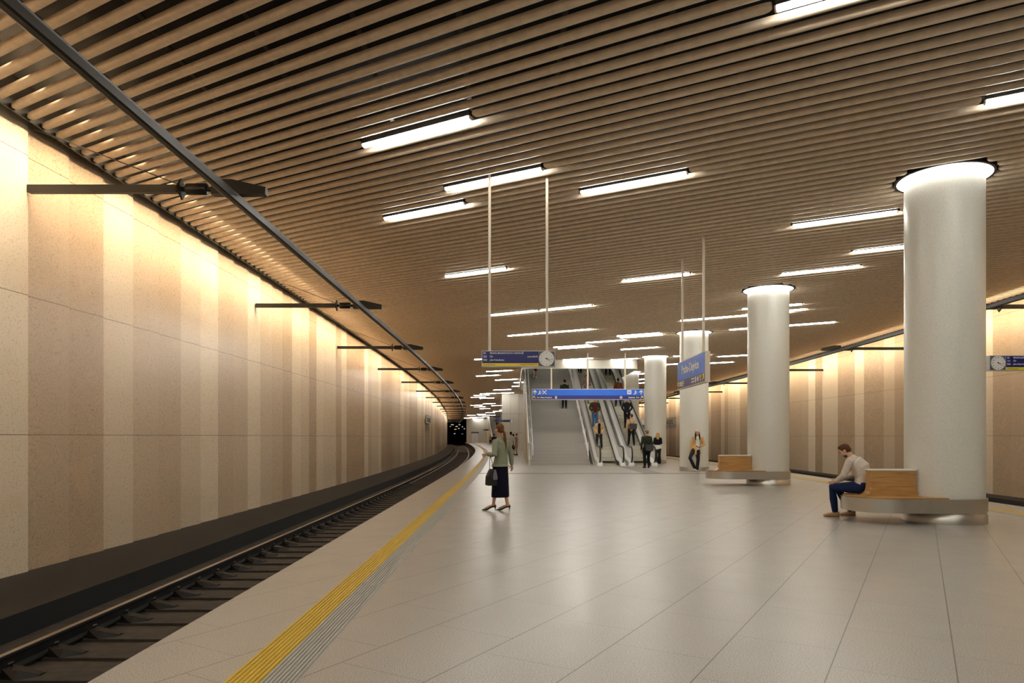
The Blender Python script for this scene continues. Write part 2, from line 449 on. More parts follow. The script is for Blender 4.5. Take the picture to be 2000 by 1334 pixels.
# cross carriers and the black slab above the slats
x0, x1, y0, y1 = OPEN
for j in range(-12, 26):
    for a, c in zip(ys(Y0, Y1, 6), ys(Y0, Y1, 6)[1:]):
        xa = j*1.2+.6-drop(a); xb = j*1.2+.6-drop(c)
        if xa < XW(a)+1.2 or xa > XRW(a)-1.2: continue
        if x0-.2 < xa < x1+.2 and c > y0 and a < y1: continue
        b.bar((xa, a, CEIL+.16), (xb, c, CEIL+.16), .06, .03, 1)
yy = sorted(set(YS+[y0, y1]))
for a, c in zip(yy, yy[1:]):
    z = CEIL+.5
    if a >= y0-.01 and c <= y1+.01:
        b.quad((XW(a)-.2, a, z), (x0, a, z), (x0, c, z), (XW(c)-.2, c, z), 2)
        b.quad((x1, a, z), (XRW(a)+.2, a, z), (XRW(c)+.2, c, z), (x1, c, z), 2)
    else:
        b.quad((XW(a)-.2, a, z), (XRW(a)+.2, a, z), (XRW(c)+.2, c, z), (XW(c)-.2, c, z), 2)
struct(b.build('ceiling', [MT['slat'], MT['carrier'], MT['void']], smooth=True))
# dark edge profiles between the slat ends and the walls
for nm, fx, sg in (('trim_1', XW, 1), ('trim_2', XRW, -1)):
    b = MB()
    for a, c in zip(YS, YS[1:]):
        for o, mi in ((.14, 0), (.155, 0)):
            b.quad((fx(a)+sg*o, a, CEIL-.01), (fx(c)+sg*o, c, CEIL-.01), (fx(c)+sg*o, c, CEIL+.5), (fx(a)+sg*o, a, CEIL+.5))
        b.quad((fx(a)+sg*.14, a, CEIL-.01), (fx(a)+sg*.155, a, CEIL-.01), (fx(c)+sg*.155, c, CEIL-.01), (fx(c)+sg*.14, c, CEIL-.01))
    struct(b.build(nm, MT['blackmetal']))

# ------------------------------------------------------------------ linear lamps
proto = None
NEAR = {0: 'largest wholly visible linear lamp in the slatted ceiling',
        1: 'linear lamp whose glow is crossed by both poles of the departure board',
        2: 'linear lamp alone in the ceiling to the right of the departure board poles',
        3: 'linear lamp just below and left of the lamp crossed by the board poles',
        4: 'long linear lamp ending behind the nearest column, higher of the two there',
        5: 'linear lamp ending behind the nearest column, lower of the two there',
        6: 'linear lamp crossed near its middle by the left pole of the departure board',
        7: 'linear lamp meeting the poles of the blue station name sign',
        8: 'linear lamp standing between the two benches columns, alone above their gap'}
for i, (x, y, k) in enumerate(LIGHTS):
    if proto is None:
        t = thing('ceiling_lamp', '', 'lamp')
        pr = [(-.046, .034), (-.046, .018), (-.040, .003), (-.026, -.008), (0, -.012), (.026, -.008), (.040, .003), (.046, .018), (.046, .034)]
        b = MB(); b.loft([[(v, u, w) for u, w in pr] for v in (-.985, .985)])
        b.build('diffuser', MT['tube'], t)
        b = MB(); b.box(-1.0, 1.0, -.05, .05, .034, .12); b.build('housing', MT['blackmetal'], t)
        for sx in (-1, 1):
            b = MB(); b.loft([[(v, u*1.06, w) for u, w in pr] for v in sorted((sx*.99, sx*1.01))]); b.build('end_cap', MT['slat'], t)
        proto = t
    else: t = copy_tree(proto)
    t.location = (x, y, CEIL-.012); t.rotation_euler = (0, 0, math.atan2(DY, DX))
    t['group'] = 'linear lamps in the slatted ceiling'
    if i in NEAR: t['label'] = NEAR[i]
    elif i < NPX:
        t['label'] = 'white linear lamp between the signs and the stair opening' if y < 42 else 'small distant linear lamp in the slats beyond the stair opening edge'
        t['group'] = 'linear lamps before the stair opening' if y < 42 else 'distant linear lamps'
    elif i == NPX: t['label'] = 'linear lamp cut by the top edge of the photo'
    elif i == NPX+1: t['label'] = 'linear lamp cut by the photo edge above the nearest column'
    else: t['label'] = 'added white linear lamp in the ceiling above the foreground floor, out of the view'; t['group'] = 'added linear lamps above the viewer'

# unseen area lights added above the slats to wash the walls warm
def wall_wash(fx, sg, y0, y1):
    for a in ys(y0, y1, 7.5)[:-1]:
        c = a+(y1-y0)/max(1, math.ceil((y1-y0)/7.5))
        xa, xb = fx(a)+sg*.95, fx(c)+sg*.95
        ld = bpy.data.lights.new('wall_wash_light', 'AREA'); ld.shape = 'RECTANGLE'; ld.size = .1; ld.size_y = math.hypot(xb-xa, c-a)
        ld.energy = WASH_ENERGY*ld.size_y; ld.color = (1.0, .80, .56)
        o = bpy.data.objects.new('wall_wash_light', ld); C.objects.link(o)
        ld.spread = math.radians(84); o.location = ((xa+xb)/2, (a+c)/2, CEIL+.30); o.rotation_euler = Matrix.Rotation(-math.atan2(xb-xa, c-a), 4, 'Z').to_euler(); o.rotation_euler = (Matrix.Rotation(-math.atan2(xb-xa, c-a), 4, 'Z') @ Matrix.Rotation(sg*math.radians(40), 4, 'Y')).to_euler()
WASH_ENERGY = 23.0
wall_wash(XW, 1, 0, Y1); wall_wash(XRW, -1, 8, 100)

# ------------------------------------------------------------------ columns
NAMES = ['pale terrazzo column nearest to the camera, rising from the steel bench ring with the seated man',
         'pale terrazzo column behind the second bench, between nearest column and leaning woman',
         'pale terrazzo column with the woman in a beanie leaning on it',
         'pale terrazzo column beside the escalators, behind the blonde woman',
         'partly hidden terrazzo column rising behind the escalators']
for i, (x, y) in enumerate(COLS):
    t = thing('round_column', NAMES[i] if i < 5 else 'terrazzo column hidden far behind the escalators', 'column', (x, y, 0), 0, 'row of round columns')
    b = MB(); b.lathe([(RC, .0), (RC, CEIL+.3)], n=64); b.build('shaft', MT['concrete'], t, smooth=True)
    if i > 1:
        b = MB(); b.lathe([(RC+.012, 0), (RC+.012, .17), (RC+.004, .175)], n=64); b.build('base_band', MT['steel'], t, smooth=True)
    b = MB(); n = 64
    rings = [[(r*math.cos(2*PI*j/n), r*math.sin(2*PI*j/n), z) for j in range(n)] for r, z in ((RC+.004, CEIL+.03), (.735, CEIL+.012))]
    b.loft(rings, cap=False); b.build('ring_light', MT['ringlight'], t)
    b = MB(); b.lathe([(.735, CEIL+.0), (.775, CEIL+.0), (.775, CEIL+.3), (.735, CEIL+.3), (.735, CEIL+.0)], n=n, cap=False)
    b.build('collar', MT['blackmetal'], t)
# ------------------------------------------------------------------ opening over the stairs
SL = .47
x0, x1, y0, y1 = OPEN
b = MB()
def rr(x0, x1, y0, y1, r, n=8):
    p = []
    for cx, cy, a0 in ((x1-r, y0+r, -90), (x1-r, y1-r, 0), (x0+r, y1-r, 90), (x0+r, y0+r, 180)):
        for i in range(n+1):
            a = math.radians(a0+90*i/n); p.append((cx+r*math.cos(a), cy+r*math.sin(a)))
    return p
outer = rr(x0, x1, y0, y1, .55); inner = rr(x0+.1, x1-.1, y0+.1, y1-.1, .45)
n = len(outer)
ring = lambda p, z: [(x, y, z) for x, y in p]
b.loft([ring(outer, CEIL+.45), ring(outer, 5.58), ring(inner, 5.58), ring(inner, 9.4)], cap=False)
struct(b.build('trim_3', MT['white'], smooth=True))
b = MB(); b.quad((x0, y0, 9.4), (x1, y0, 9.4), (x1, y1, 9.4), (x0, y1, 9.4)); struct(b.build('ceiling_upper', MT['white']))
for xx, yy_ in ((2.4, 46), (5.6, 50)):  # two lamps added out of sight in the void to brighten the stair top
    t = copy_tree(proto); t.location = (xx, yy_, 9.2); t.rotation_euler = (0, 0, 0)
    t['label'] = 'added unseen linear lamp lighting the upper flight above the stair opening'; t['group'] = 'added linear lamps above the stair opening'

# ------------------------------------------------------------------ staircase
SY0 = 35.8; RISE = .155; GO = RISE/SL; NS = 46
SX0, SX1 = .97, 4.11
def stair_z(y): return SL*(y-SY0)
st = thing('staircase', 'wide grey granite staircase rising away beside the escalators', 'stairs', ((SX0+SX1)/2, SY0, 0))
hw = (SX1-SX0)/2
b = MB()
for k in range(NS):
    ya = k*GO; z = (k+1)*RISE
    b.quad((-hw, ya, z-RISE), (hw, ya, z-RISE), (hw, ya, z), (-hw, ya, z))
    b.quad((-hw, ya, z), (hw, ya, z), (hw, ya+GO+.004, z), (-hw, ya+GO+.004, z))
    b.box(-hw, hw, ya-.012, ya+.03, z-.03, z+.0015, 0)
b.build('flight', MT['stair'], st)
b = MB(); L = NS*GO
for x in (-hw-.12, -hw-.005):
    b.add([(x, -.1, 0), (x, L, 0), (x, L, SL*L+.1), (x, .2, .28), (x, -.1, .28)], [(0, 1, 2, 3, 4)])
b.quad((-hw-.12, -.1, 0), (-hw-.005, -.1, 0), (-hw-.005, -.1, .28), (-hw-.12, -.1, .28))
b.quad((-hw-.12, .2, .28), (-hw-.005, .2, .28), (-hw-.005, L, SL*L+.1), (-hw-.12, L, SL*L+.1))
b.build('side_wall', MT['white'], st)
b = MB(); b.add([(-hw-.10, -.3, .15), (-hw-.10, L, SL*L+.2), (-hw-.10, L, SL*L+1.2), (-hw-.10, -.3, 1.15)], [(0, 1, 2, 3)]); 
b.add([(-hw-.09, -.3, .15), (-hw-.09, L, SL*L+.2), (-hw-.09, L, SL*L+1.2), (-hw-.09, -.3, 1.15)], [(3, 2, 1, 0)])
b.build('glass_balustrade', MT['glass'], st)
MB().bar((-hw-.095, -.3, 1.17), (-hw-.095, L, SL*L+1.22), .06, .04).build('top_rail', MT['steel_light'], st)
for sx in (-1, 1):
    xr = sx*(hw-.12)
    for zz in (.70, .95):
        b = MB(); b.tube([(xr, .0, zz-.18), (xr, .05, zz-.04), (xr, .2, zz+.06), (xr, L, SL*L+zz)], .024, 10); b.build('handrail', MT['steel_light'], st, smooth=True)
    for k in range(9):
        yk = .5+k*1.55; b = MB(); b.tube([(xr+sx*.07, yk, SL*yk), (xr+sx*.07, yk, SL*yk+1.0)], .02, 8)
        b.tube([(xr+sx*.07, yk, SL*yk+.9), (xr, yk, SL*yk+.93)], .012, 6); b.build('rail_post', MT['steel_light'], st, smooth=True)

# ------------------------------------------------------------------ escalators
def escalator(label, xc):
    t = thing('escalator', label, 'escalator', (xc, 36.0, 0), 0, 'escalators beside the stairs')
    R, G = .2, .2/SL; w = .42
    sb = MB()
    sb.box(-w, w, 0, .012, -R, 0, 0); sb.box(-w, w, 0, G+.02, -.02, 0, 0)
    for i in range(20):
        x = -w+.02+i*(2*w-.04)/20; sb.box(x, x+.02, .03, G-.02, 0, .006, 0)
        sb.box(x, x+.02, -.006, 0, -R, -.02, 0)
    sb.box(-w, w, -.008, .02, -.014, .009, 1)
    s0 = sb.build('step', [MT['estep'], MT['eyellow']], t)
    for k in range(38):
        o = s0 if k == 0 else s0.copy()
        if k: C.objects.link(o); o.parent = t
        z = R*k if k > 1 else (0.012 if k == 0 else .08)
        o.location = (0, k*G-.3, z)
    L = 38*G
    MB().box(-w-.02, w+.02, -1.3, -.28, -.002, .012).build('comb_plate', MT['steel'], t)
    for sx in (-1, 1):
        xi, xo, xm = sx*(w+.01), sx*(w+.30), sx*(w+.17)
        # skirt with dark brush band next to the steps
        b = MB(); b.add([(xi, -.9, 0), (xi, -.2, 0), (xi, L, SL*L-.15), (xi, L, SL*L+.28), (xi, .1, .28), (xi, -.9, .2)], [(0, 1, 2, 3, 4, 5)])
        b.build('skirt', MT['rubber'], t)
        # sloping steel deck
        b = MB()
        pr = lambda y, z: [(xi, y, z+.28), (xi+sx*.06, y, z+.34), (xm-sx*.02, y, z+.42), (xm+sx*.02, y, z+.42), (xo, y, z+.30), (xo, y, -.0 if y < 1 else z-.45)]
        b.loft([pr(-1.15, -.15), pr(-.6, -.02), pr(0, .02), pr(L, SL*L)], cap=False, closed=False)
        b.add([p for p in pr(-1.15, -.15)]+[(xi, -1.15, 0)], [(0, 1, 2, 3, 4, 5, 6)])
        b.build('deck', MT['steel_light'], t, smooth=True)
        # inclined glass and steel balustrade panel
        b = MB()
        for dx in (-.012, .012):
            b.add([(xm+dx, -1.0, .2), (xm+dx, 0, .42), (xm+dx, L, SL*L+.42), (xm+dx, L, SL*L+.98), (xm+dx, .25, 1.0), (xm+dx, -.9, .93), (xm+dx, -1.18, .8), (xm+dx, -1.28, .55)], [tuple(range(8))])
        b.build('balustrade', MT['steel_light'], t)
        # moving black handrail wrapping round the newel
        pts = [(xm, -1.0, .14), (xm, -1.22, .25), (xm, -1.34, .45), (xm, -1.36, .65), (xm, -1.28, .85), (xm, -1.1, .97), (xm, -.85, 1.0), (xm, .1, 1.0), (xm, .35, 1.06), (xm, .7, 1.2), (xm, L, SL*L+1.0-.13)]
        b = MB(); b.tube(pts, .04, 12, ry=1.0, up=(1, 0, 0)); b.build('handrail', MT['rubber'], t, smooth=True)
        b = MB(); b.lathe([(.16, 0), (.16, .10), (.12, .16)], xm, -1.1, 24); b.build('newel_foot', MT['ink'], t, smooth=True)
    b = MB(); b.box(-w-.31, w+.31, .6, L, -.2, .0)
    b.add([(-w-.3, .6, 0), (-w-.3, L, 0), (-w-.3, L, SL*L-.3), (w+.3, .6, 0), (w+.3, L, 0), (w+.3, L, SL*L-.3)], [(0, 1, 2), (5, 4, 3), (0, 2, 5, 3)])
    b.build('truss_cover', MT['white'], t)
    return t
e1 = escalator('escalator running beside the granite stairs, with the man in a green parka', 5.08)
e2 = escalator('escalator beside the round columns, with the man carrying a grey bag', 6.70)
e3 = copy_tree(e2); e3.location = (-3.3, 146, 0); e3.rotation_euler = (0, 0, math.radians(7)); e3['label'] = 'distant escalator rising near the end wall'; e3['group'] = 'distant escalators'
e4 = copy_tree(e2); e4.location = (-1.45, 146.2, 0); e4.rotation_euler = (0, 0, math.radians(7)); e4['label'] = 'distant escalator half hidden by the lift block'; e4['group'] = 'distant escalators'
# side panel right of the outer escalator, seen under the fascia
b = MB(); b.add([(7.5, 36, 0), (7.5, 52, 0), (7.5, 52, 8), (7.5, 36.6, .9)], [(0, 1, 2, 3)]); b.add([(7.52, 36, 0), (7.52, 52, 0), (7.52, 52, 8), (7.52, 36.6, .9)], [(3, 2, 1, 0)])
struct(b.build('wall_escalator_side', MT['white']))

# floor markings near the stairs
b = MB()
for i in range(300):
    x = -1.5+i*.03*1.0
    if x > 8.3: break
for i in range(150):
    x = -1.45+i*.065
    b.box(x, x+.035, 27.70, 27.86, 0, .006)
b.box(-1.5, 8.3, 27.68, 27.70, 0, .007); b.box(-1.5, 8.3, 27.86, 27.88, 0, .007)
tag(b.build('drain_channel', MT['drain']), 'thin slotted drain line crossing the floor before the stairs', 'drain')
b = MB()
for i in range(12): b.box(5.42+i*.062, 5.46+i*.062, 27.95, 34.5, 0.0, .006)
b.box(5.38, 6.2, 27.9, 34.55, 0, .003)
tag(b.build('guide_path', MT['guide']), 'grey ribbed guide path on the floor leading to the escalators', 'guide path')

# ------------------------------------------------------------------ tactile strips
def ribbed(name, fx, o0, o1, nrib, m, label, y_a=0.0, y_b=Y1-1, sg=1):
    b = MB(); w = (o1-o0)/nrib; prof_ = []
    for i in range(nrib):
        u = o0+i*w
        prof_ += [(u, .001), (u+w*.10, .013), (u+w*.66, .013), (u+w*.76, .001)]
    prof_.append((o1, .001)); yy = ys(y_a, y_b, 2)
    rings = [[(fx(y)+sg*o, y, z) for o, z in prof_] for y in yy]
    b.loft(rings, cap=False, closed=False)
    return tag(b.build(name, m), label, 'tactile strip')
ribbed('tactile_strip', XE, .84, 1.058, 7, MT['yellow'], 'ribbed yellow safety strip along the near platform edge')
ribbed('tactile_strip', XE, 1.062, 1.28, 8, MT['grey'], 'ribbed grey guide strip beside the yellow strip of the near platform edge')
ribbed('tactile_strip', XRE, .84, 1.058, 7, MT['yellow'], 'ribbed yellow safety strip along the far platform edge behind the columns', sg=-1)
ribbed('tactile_strip', XRE, 1.062, 1.28, 8, MT['grey'], 'ribbed grey guide strip inside the yellow strip behind the columns', sg=-1)

# ------------------------------------------------------------------ tracks
def rail(fx, label, y_a=Y0, y_b=Y1):
    base = thing('running_rail', label, 'rail', (0, 0, 0))
    yy = ys(y_a, y_b, 2)
    pr = [(-.06, -.17), (-.06, -.155), (-.012, -.13), (-.012, -.045), (-.036, -.03), (-.036, -.006), (-.034, 0), (.034, 0), (.036, -.006), (.036, -.03), (.012, -.045), (.012, -.13), (.06, -.155), (.06, -.17)]
    b = MB(); b.loft([[(fx(y)+u, y, -.58+w) for u, w in pr] for y in yy], cap=True)
    b.build('rail_body', MT['rail'], base)
    b = MB(); b.loft([[(fx(y)+u, y, -.58+w) for u, w in ((-.030, -.002), (-.030, .0015), (.030, .0015), (.030, -.002))] for y in yy]); b.build('rail_head', MT['railtop'], base)
    return base
for o, lab in ((-1.51-.75, 'shiny topped running rail nearest the stepped stone wall with bracket arms'), (-1.51+.75, 'running rail close under the near platform edge')):
    rail(lambda y, o=o: XE(y)+o, lab)
for o, lab in ((1.9-.75, 'running rail hidden below the far platform edge'), (1.9+.75, 'running rail of the far track next to the wall')):
    rail(lambda y, o=o: XRE(y)+o, lab)
# sleepers of the near track
sl = thing('sleeper', 'dark concrete sleeper set in the near track bed', 'sleeper', group='sleepers of the near track')
b = MB()
b.box(-1.22, 1.22, -.13, .13, -.02, .03)
for sx in (-1, 1):
    b.prism([(0, 0)], 0, 0) if False else None
b.build('block', MT['sleeper'], sl)
for sx in (-1, 1):
    for dx, nm in ((-.13, 'rail_clip'), (.13, 'rail_clip')):
        b = MB(); x = sx*.75+dx; s2 = 1 if dx > 0 else -1
        # sloping shoulder block beside the rail, thin towards its outer tip
        b.loft([[(x-s2*.05, -.10, .03), (x-s2*.05, .10, .03), (x-s2*.05, .07, .12), (x-s2*.05, -.07, .12)],
                [(x+s2*.10, -.13, .03), (x+s2*.10, .13, .03), (x+s2*.10, .06, .10), (x+s2*.10, -.06, .10)],
                [(x+s2*.26, -.02, .03), (x+s2*.26, .11, .03), (x+s2*.26, .06, .045), (x+s2*.26, .0, .045)]])
        b.tube([(x-s2*.06, -.05, .10), (x-s2*.02, -.03, .15), (x-s2*.02, .03, .15), (x-s2*.06, .05, .10)], .012, 6)
        b.build(nm, MT['rail'], sl)
first = True
for k in range(150):
    y = 3.2+k*.65
    o = sl if first else (copy_tree(sl) if k < 45 else None)
    if o is None:
        o = sl.copy(); C.objects.link(o)
        bl = sl.children[0].copy(); C.objects.link(bl); bl.parent = o
    first = False
    o.location = (XE(y)-1.51, y, -.79); o.rotation_euler = (0, 0, math.atan((XE(y)-XE(y+1)))) 
# slab plates between the rails and the platform
pl = None
for k in range(36):
    y = 3.55+k*1.95
    if pl is None:
        b = MB(); b.box(-.3, .3, -.17, .17, 0, .035); pl = b.build('inspection_plate', MT['sleeper'])
        tag(pl, 'flat rectangular plate lying on the near track slab below the platform edge', 'plate', 'plates on the near track slab')
        o = pl
    else: o = pl.copy(); C.objects.link(o)
    o.location = (XE(y)-.26, y, -.79)

# overhead conductor rails
def conductor(fx, label, y_a, y_b):
    b = MB(); pr = [(-.055, 0), (-.055, .03), (-.02, .06), (-.02, .10), (-.05, .125), (.05, .125), (.02, .10), (.02, .06), (.055, .03), (.055, 0)]
    pr = [(-.03, -.012), (-.055, .0), (-.055, .09), (-.06, .11), (.06, .11), (.055, .09), (.055, .0), (.03, -.012)]
    b.loft([[(fx(y)+u, y, 4.972+w) for u, w in pr] for y in ys(y_a, y_b, 2)])
    return tag(b.build('conductor_rail', MT['blackmetal']), label, 'conductor rail')
XC = lambda y: XE(y)-1.51
XCR = lambda y: XRE(y)+1.75
conductor(XC, 'long black overhead conductor rail above the near track', Y0, Y1)
conductor(XCR, 'long black overhead conductor rail above the far track behind the columns', 2, Y1)
def bracket(label, xw, xc, y, sg, group):
    t = thing('overhead_bracket', label, 'bracket', (xc, y, 5.178), 0, group)
    L = abs(xc-xw)
    s = -sg  # local direction from the rail towards the wall
    b = MB(); b.bar((s*L, 0, 0), (s*.86, 0, 0), .10, .11); b.build('arm', MT['blackmetal'], t)
    b = MB(); b.loft([[(s*.83, a, c) for a, c in ((-.15, -.02), (.02, -.15), (.15, .02), (-.02, .15))], [(s*.80, a, c) for a, c in ((-.15, -.02), (.02, -.15), (.15, .02), (-.02, .15))]])
    b.build('end_plate', MT['blackmetal'], t)
    b = MB(); b.tube([(s*.84, 0, 0), (s*.70, 0, 0)], .035, 12); b.tube([(s*.74, 0, 0), (s*.73, 0, 0), (s*.72, 0, 0), (s*.44, 0, 0), (s*.43, 0, 0), (s*.42, 0, 0)], [.05, .08, .085, .085, .08, .05], 16); b.tube([(s*.43, 0, 0), (s*.34, 0, 0)], .035, 12)
    b.build('insulator', MT['rubber'], t, smooth=True)
    b = MB(); pr = lambda x, h0, h1, w: [(x, -w, h0), (x, w, h0), (x, w*.8, h1), (x, -w*.8, h1)]
    b.loft([pr(s*.35, -.09, .13, .07), pr(s*.05, -.09, .13, .08), pr(-s*.45, -.09, .02, .06)]); b.build('clamp', MT['blackmetal'], t)
    b = MB(); b.tube([(s*.82, 0, .06), (s*(L-.02), 0, .92)], .008, 6); b.build('stay_wire', MT['blackmetal'], t)
ordn = ['first', 'second', 'third', 'fourth', 'fifth', 'sixth', 'seventh', 'eighth', 'ninth', 'tenth', 'eleventh', 'twelfth', 'thirteenth', 'fourteenth', 'fifteenth', 'sixteenth', 'seventeenth', 'eighteenth', 'nineteenth', 'twentieth']
YB = [10.15+i*9.0 for i in range(19)]
for i, y in enumerate(YB):
    bracket('black bracket arm on the near track wall, %s counted from the camera' % ordn[i], XW(y), XC(y), y, 1, 'bracket arms along the near track')
for i, y in enumerate([19.3+j*9.2 for j in range(8)]):
    bracket('black bracket arm on the wall behind the columns, %s from the camera' % ordn[i], XRW(y), XCR(y), y, -1, 'bracket arms along the far track')

# ------------------------------------------------------------------ benches
def bench(label, cx, cy, reach):
    t = thing('column_bench', label, 'bench', (cx, cy, 0), 0, 'steel and oak benches wrapped round columns')
    r0 = .655; r1 = RC+.004; n = 40
    def stadium(r, dx, e=0):
        p = []
        for i in range(n+1):
            a = -PI/2+PI*i/n; p.append((r*math.cos(a), r*math.sin(a)))
        for i in range(n+1):
            a = PI/2+PI*i/n; p.append((-dx+r*math.cos(a), r*math.sin(a)))
        return p
    dx = reach-r0
    z0, z1 = .20, .435
    o_ = stadium(r0, dx); i_ = stadium(r0-.012, dx)
    b = MB()
    b.loft([[(x, y, z0) for x, y in i_], [(x, y, z0) for x, y in o_], [(x, y, z1) for x, y in o_], [(x, y, z1) for x, y in i_], [(x, y, z1-.015) for x, y in i_]], cap=False)
    b.build('steel_band', MT['steel'], t, smooth=True)
    b = MB(); b.prism([(x, y) for x, y in i_], z0+.005, z1-.015); b.build('seat_core', MT['steel'], t)
    b = MB(); b.lathe([(r0, 0), (r0, .145), (r0-.02, .17), (r0-.02, z0)], n=64); b.build('base_ring', MT['steel'], t, smooth=True)
    # oak seat: covers the tongue, runs out to a point along the front of the column
    rs = r0-.035; p = []
    for i in range(n+1):
        a = PI/2+PI*i/n; p.append((-dx+rs*math.cos(a), rs*math.sin(a)))
    p += [(-dx*.5, -rs), (-.30, -rs)]
    for i in range(14):
        a = math.radians(-121-59*i/13); p.append(((RC+.012)*math.cos(a), (RC+.012)*math.sin(a)))
    for i in range(12):
        a = math.radians(180-55*i/11); p.append(((RC+.012)*math.cos(a), (RC+.012)*math.sin(a)))
    p += [(-.36, rs)]
    b = MB(); b.prism(p, z1-.005, z1+.022); b.build('seat', MT['wood'], t)
    # backrest with flared foot
    xr = -(RC+.02); xl = -reach+.37; zt = .905; zb = z1+.02
    prf = [(xl-.17, zb), (xl-.11, zb+.008), (xl-.055, zb+.035), (xl-.02, zb+.08), (xl, zb+.16), (xl, zt-.02), (xl, zt), (xr+.02, zt), (xr+.02, zt-.02), (xr+.02, zb+.16), (xr+.035, zb+.09), (xr+.07, zb+.04), (xr+.13, zb+.01), (xr+.2, zb)]
    prf = [(max(min(x, xr+.03 if z > zb+.1 else xr+.2), -9), z) for x, z in prf]
    b = MB(); b.loft([[(x, -.22, z) for x, z in prf], [(x, -.01, z) for x, z in prf]]); b.build('backrest', MT['wood'], t)
    MB().box(xl-.004, xr+.025, -.225, -.005, zt, zt+.022).build('cap_rail', MT['steel_light'], t)
    return t
bench('oak topped steel bench round the nearest column, with a seated man', COLS[0][0], COLS[0][1], 1.77)
bench('empty oak topped steel bench round the second column', COLS[1][0], COLS[1][1], 1.95)

# ------------------------------------------------------------------ signs
def ring_pts(r, n=40): return [(r*math.cos(2*PI*i/n), r*math.sin(2*PI*i/n)) for i in range(n)]
def face_poly(poly, y, m, parent, name, dz=.002):
    b = MB(); n = len(poly); b.add([(x, y, z) for x, z in poly]+[(x, y+dz, z) for x, z in poly], [tuple(range(n)), tuple(range(2*n-1, n-1, -1))]+[(i, n+i, n+(i+1) % n, (i+1) % n) for i in range(n)])
    return b.build(name, m, parent)
def clock(parent, x, z, r, yf):
    parent = face_poly([(x+u, z+w) for u, w in ring_pts(r)], yf-.010, MT['clockwhite'], parent, 'clock_face', .01)
    b = MB()
    ro = [(x+u, yf-.011, z+w) for u, w in ring_pts(r)]; ri = [(x+u*.96, yf-.011, z+w*.96) for u, w in ring_pts(r)]
    ro2 = [(a, yf-.004, c) for a, _, c in ro]
    b.loft([ro2, ro, ri], cap=False); b.build('clock_rim', MT['frame'], parent)
    for k in range(1, 13):
        a = k*PI/6; text(str(k), r*.20, x+math.sin(a)*r*.76, yf-.0115, z+math.cos(a)*r*.76-r*.07, MT['darkink'], parent, 'clock_numeral', 'CENTER')
    b = MB()
    for L_, w, a in ((.62, .07, math.radians(128)), (.88, .05, math.radians(102))):
        d = Vector((math.sin(a), 0, math.cos(a))); s_ = Vector((d.z, 0, -d.x)); c0 = Vector((x, yf-.013, z))
        b.quad(c0-d*r*.15-s_*r*w/2, c0-d*r*.15+s_*r*w/2, c0+d*r*L_+s_*r*w/3, c0+d*r*L_-s_*r*w/3)
    b.build('clock_hand', MT['darkink'], parent)
    face_poly([(x+u*.09, z+w*.09) for u, w in ring_pts(r, 16)], yf-.016, MT['darkink'], parent, 'clock_hub')
    text('r', r*.22, x, yf-.0115, z-r*.42, MT['red'], parent, 'clock_mark', 'CENTER')

def board(label, loc, rows, clock_left=False, poles=(.14, 1.165), rz=0, group=None):
    W, H, T = 1.31, .285, .12
    t = thing('departure_board', label, 'departure board', loc, rz, group)     # origin: lower front corner
    MB().box(0, W, 0, T, 0, H).build('casing', MT['frame'], t)
    cx0 = .012 if clock_left else W-.30; sx0 = .31 if clock_left else .012; sx1 = W-.012 if clock_left else W-.30
    scr = MB().box(sx0, sx1, -.004, 0, .062, H-.012).build('screen', MT['depnavy'], t)
    nst = MB().box(sx0, sx1, -.004, 0, .012, .062).build('notice_strip', MT['yel'], t)
    MB().box(cx0, cx0+.288, -.003, 0, .012, H-.012).build('clock_panel', MT['clockgrey'], t)
    clock(t, cx0+.144, H/2, .135, -.003)
    yf = -.006; a = sx0+.018
    for i, (c1, c2) in enumerate(rows):
        z = H-.058-i*.060
        text(c1, .042, a, yf, z, MT['ink'], scr); text(c2, (.042, .038, .038)[i], a+.115, yf, z, MT['ink'], scr, sx=.98)
    text('odjezd', .034, sx1-.20, yf, H-.118, MT['ink'], scr); text('16:15', .044, sx1-.012, yf, H-.119, MT['ink'], scr, align='RIGHT', bold=.02)
    b = MB(); rnd = random.Random(4)
    for xs, xe in ((a, a+.21), (sx1-.33, sx1-.02)):
        x = xs
        while x < xe: w = rnd.uniform(.008, .02); b.box(x, min(x+w, xe), -.0055, -.004, .028, .042); x += w+.004
    b.build('notice_text', MT['ochreink'], nst)
    for px in poles:
        h = CEIL+.1-loc[2]-H
        b = MB(); b.box(px-.022, px+.022, T/2-.03, T/2+.03, H, H+h); po = b.build('pole', MT['pole'], t)
        MB().box(px-.04, px+.04, T/2-.04, T/2+.04, H, H+.01).build('pole_foot', MT['pole'], po)
    return t
rows1 = [('EC', 'PRAHA-MASARYKOVO NÁDRAŽÍ'), ('222', 'ČD'), ('R20', 'přes Praha-Bubny')]
rows2 = [('EC', 'PRAHA-LETIŠTĚ'), ('111', 'ČD'), ('R22', 'přes Praha-Veleslavín')]
board('blue departure board with a round clock hanging before the stairs, nearest the camera', (-.54, 12.14, 2.745), rows1)
board('blue departure board with its clock beside the nearest column, cut by the photo edge', (8.98, 12.84, 2.745), rows2, True, poles=(.85, 1.2))
board('small distant departure board hanging past the woman in the green jacket', (-1.17, 60.7, 2.745), rows1)
board('tiny departure board hanging far off before the end wall', (-5.9, 140, 2.745), rows1)

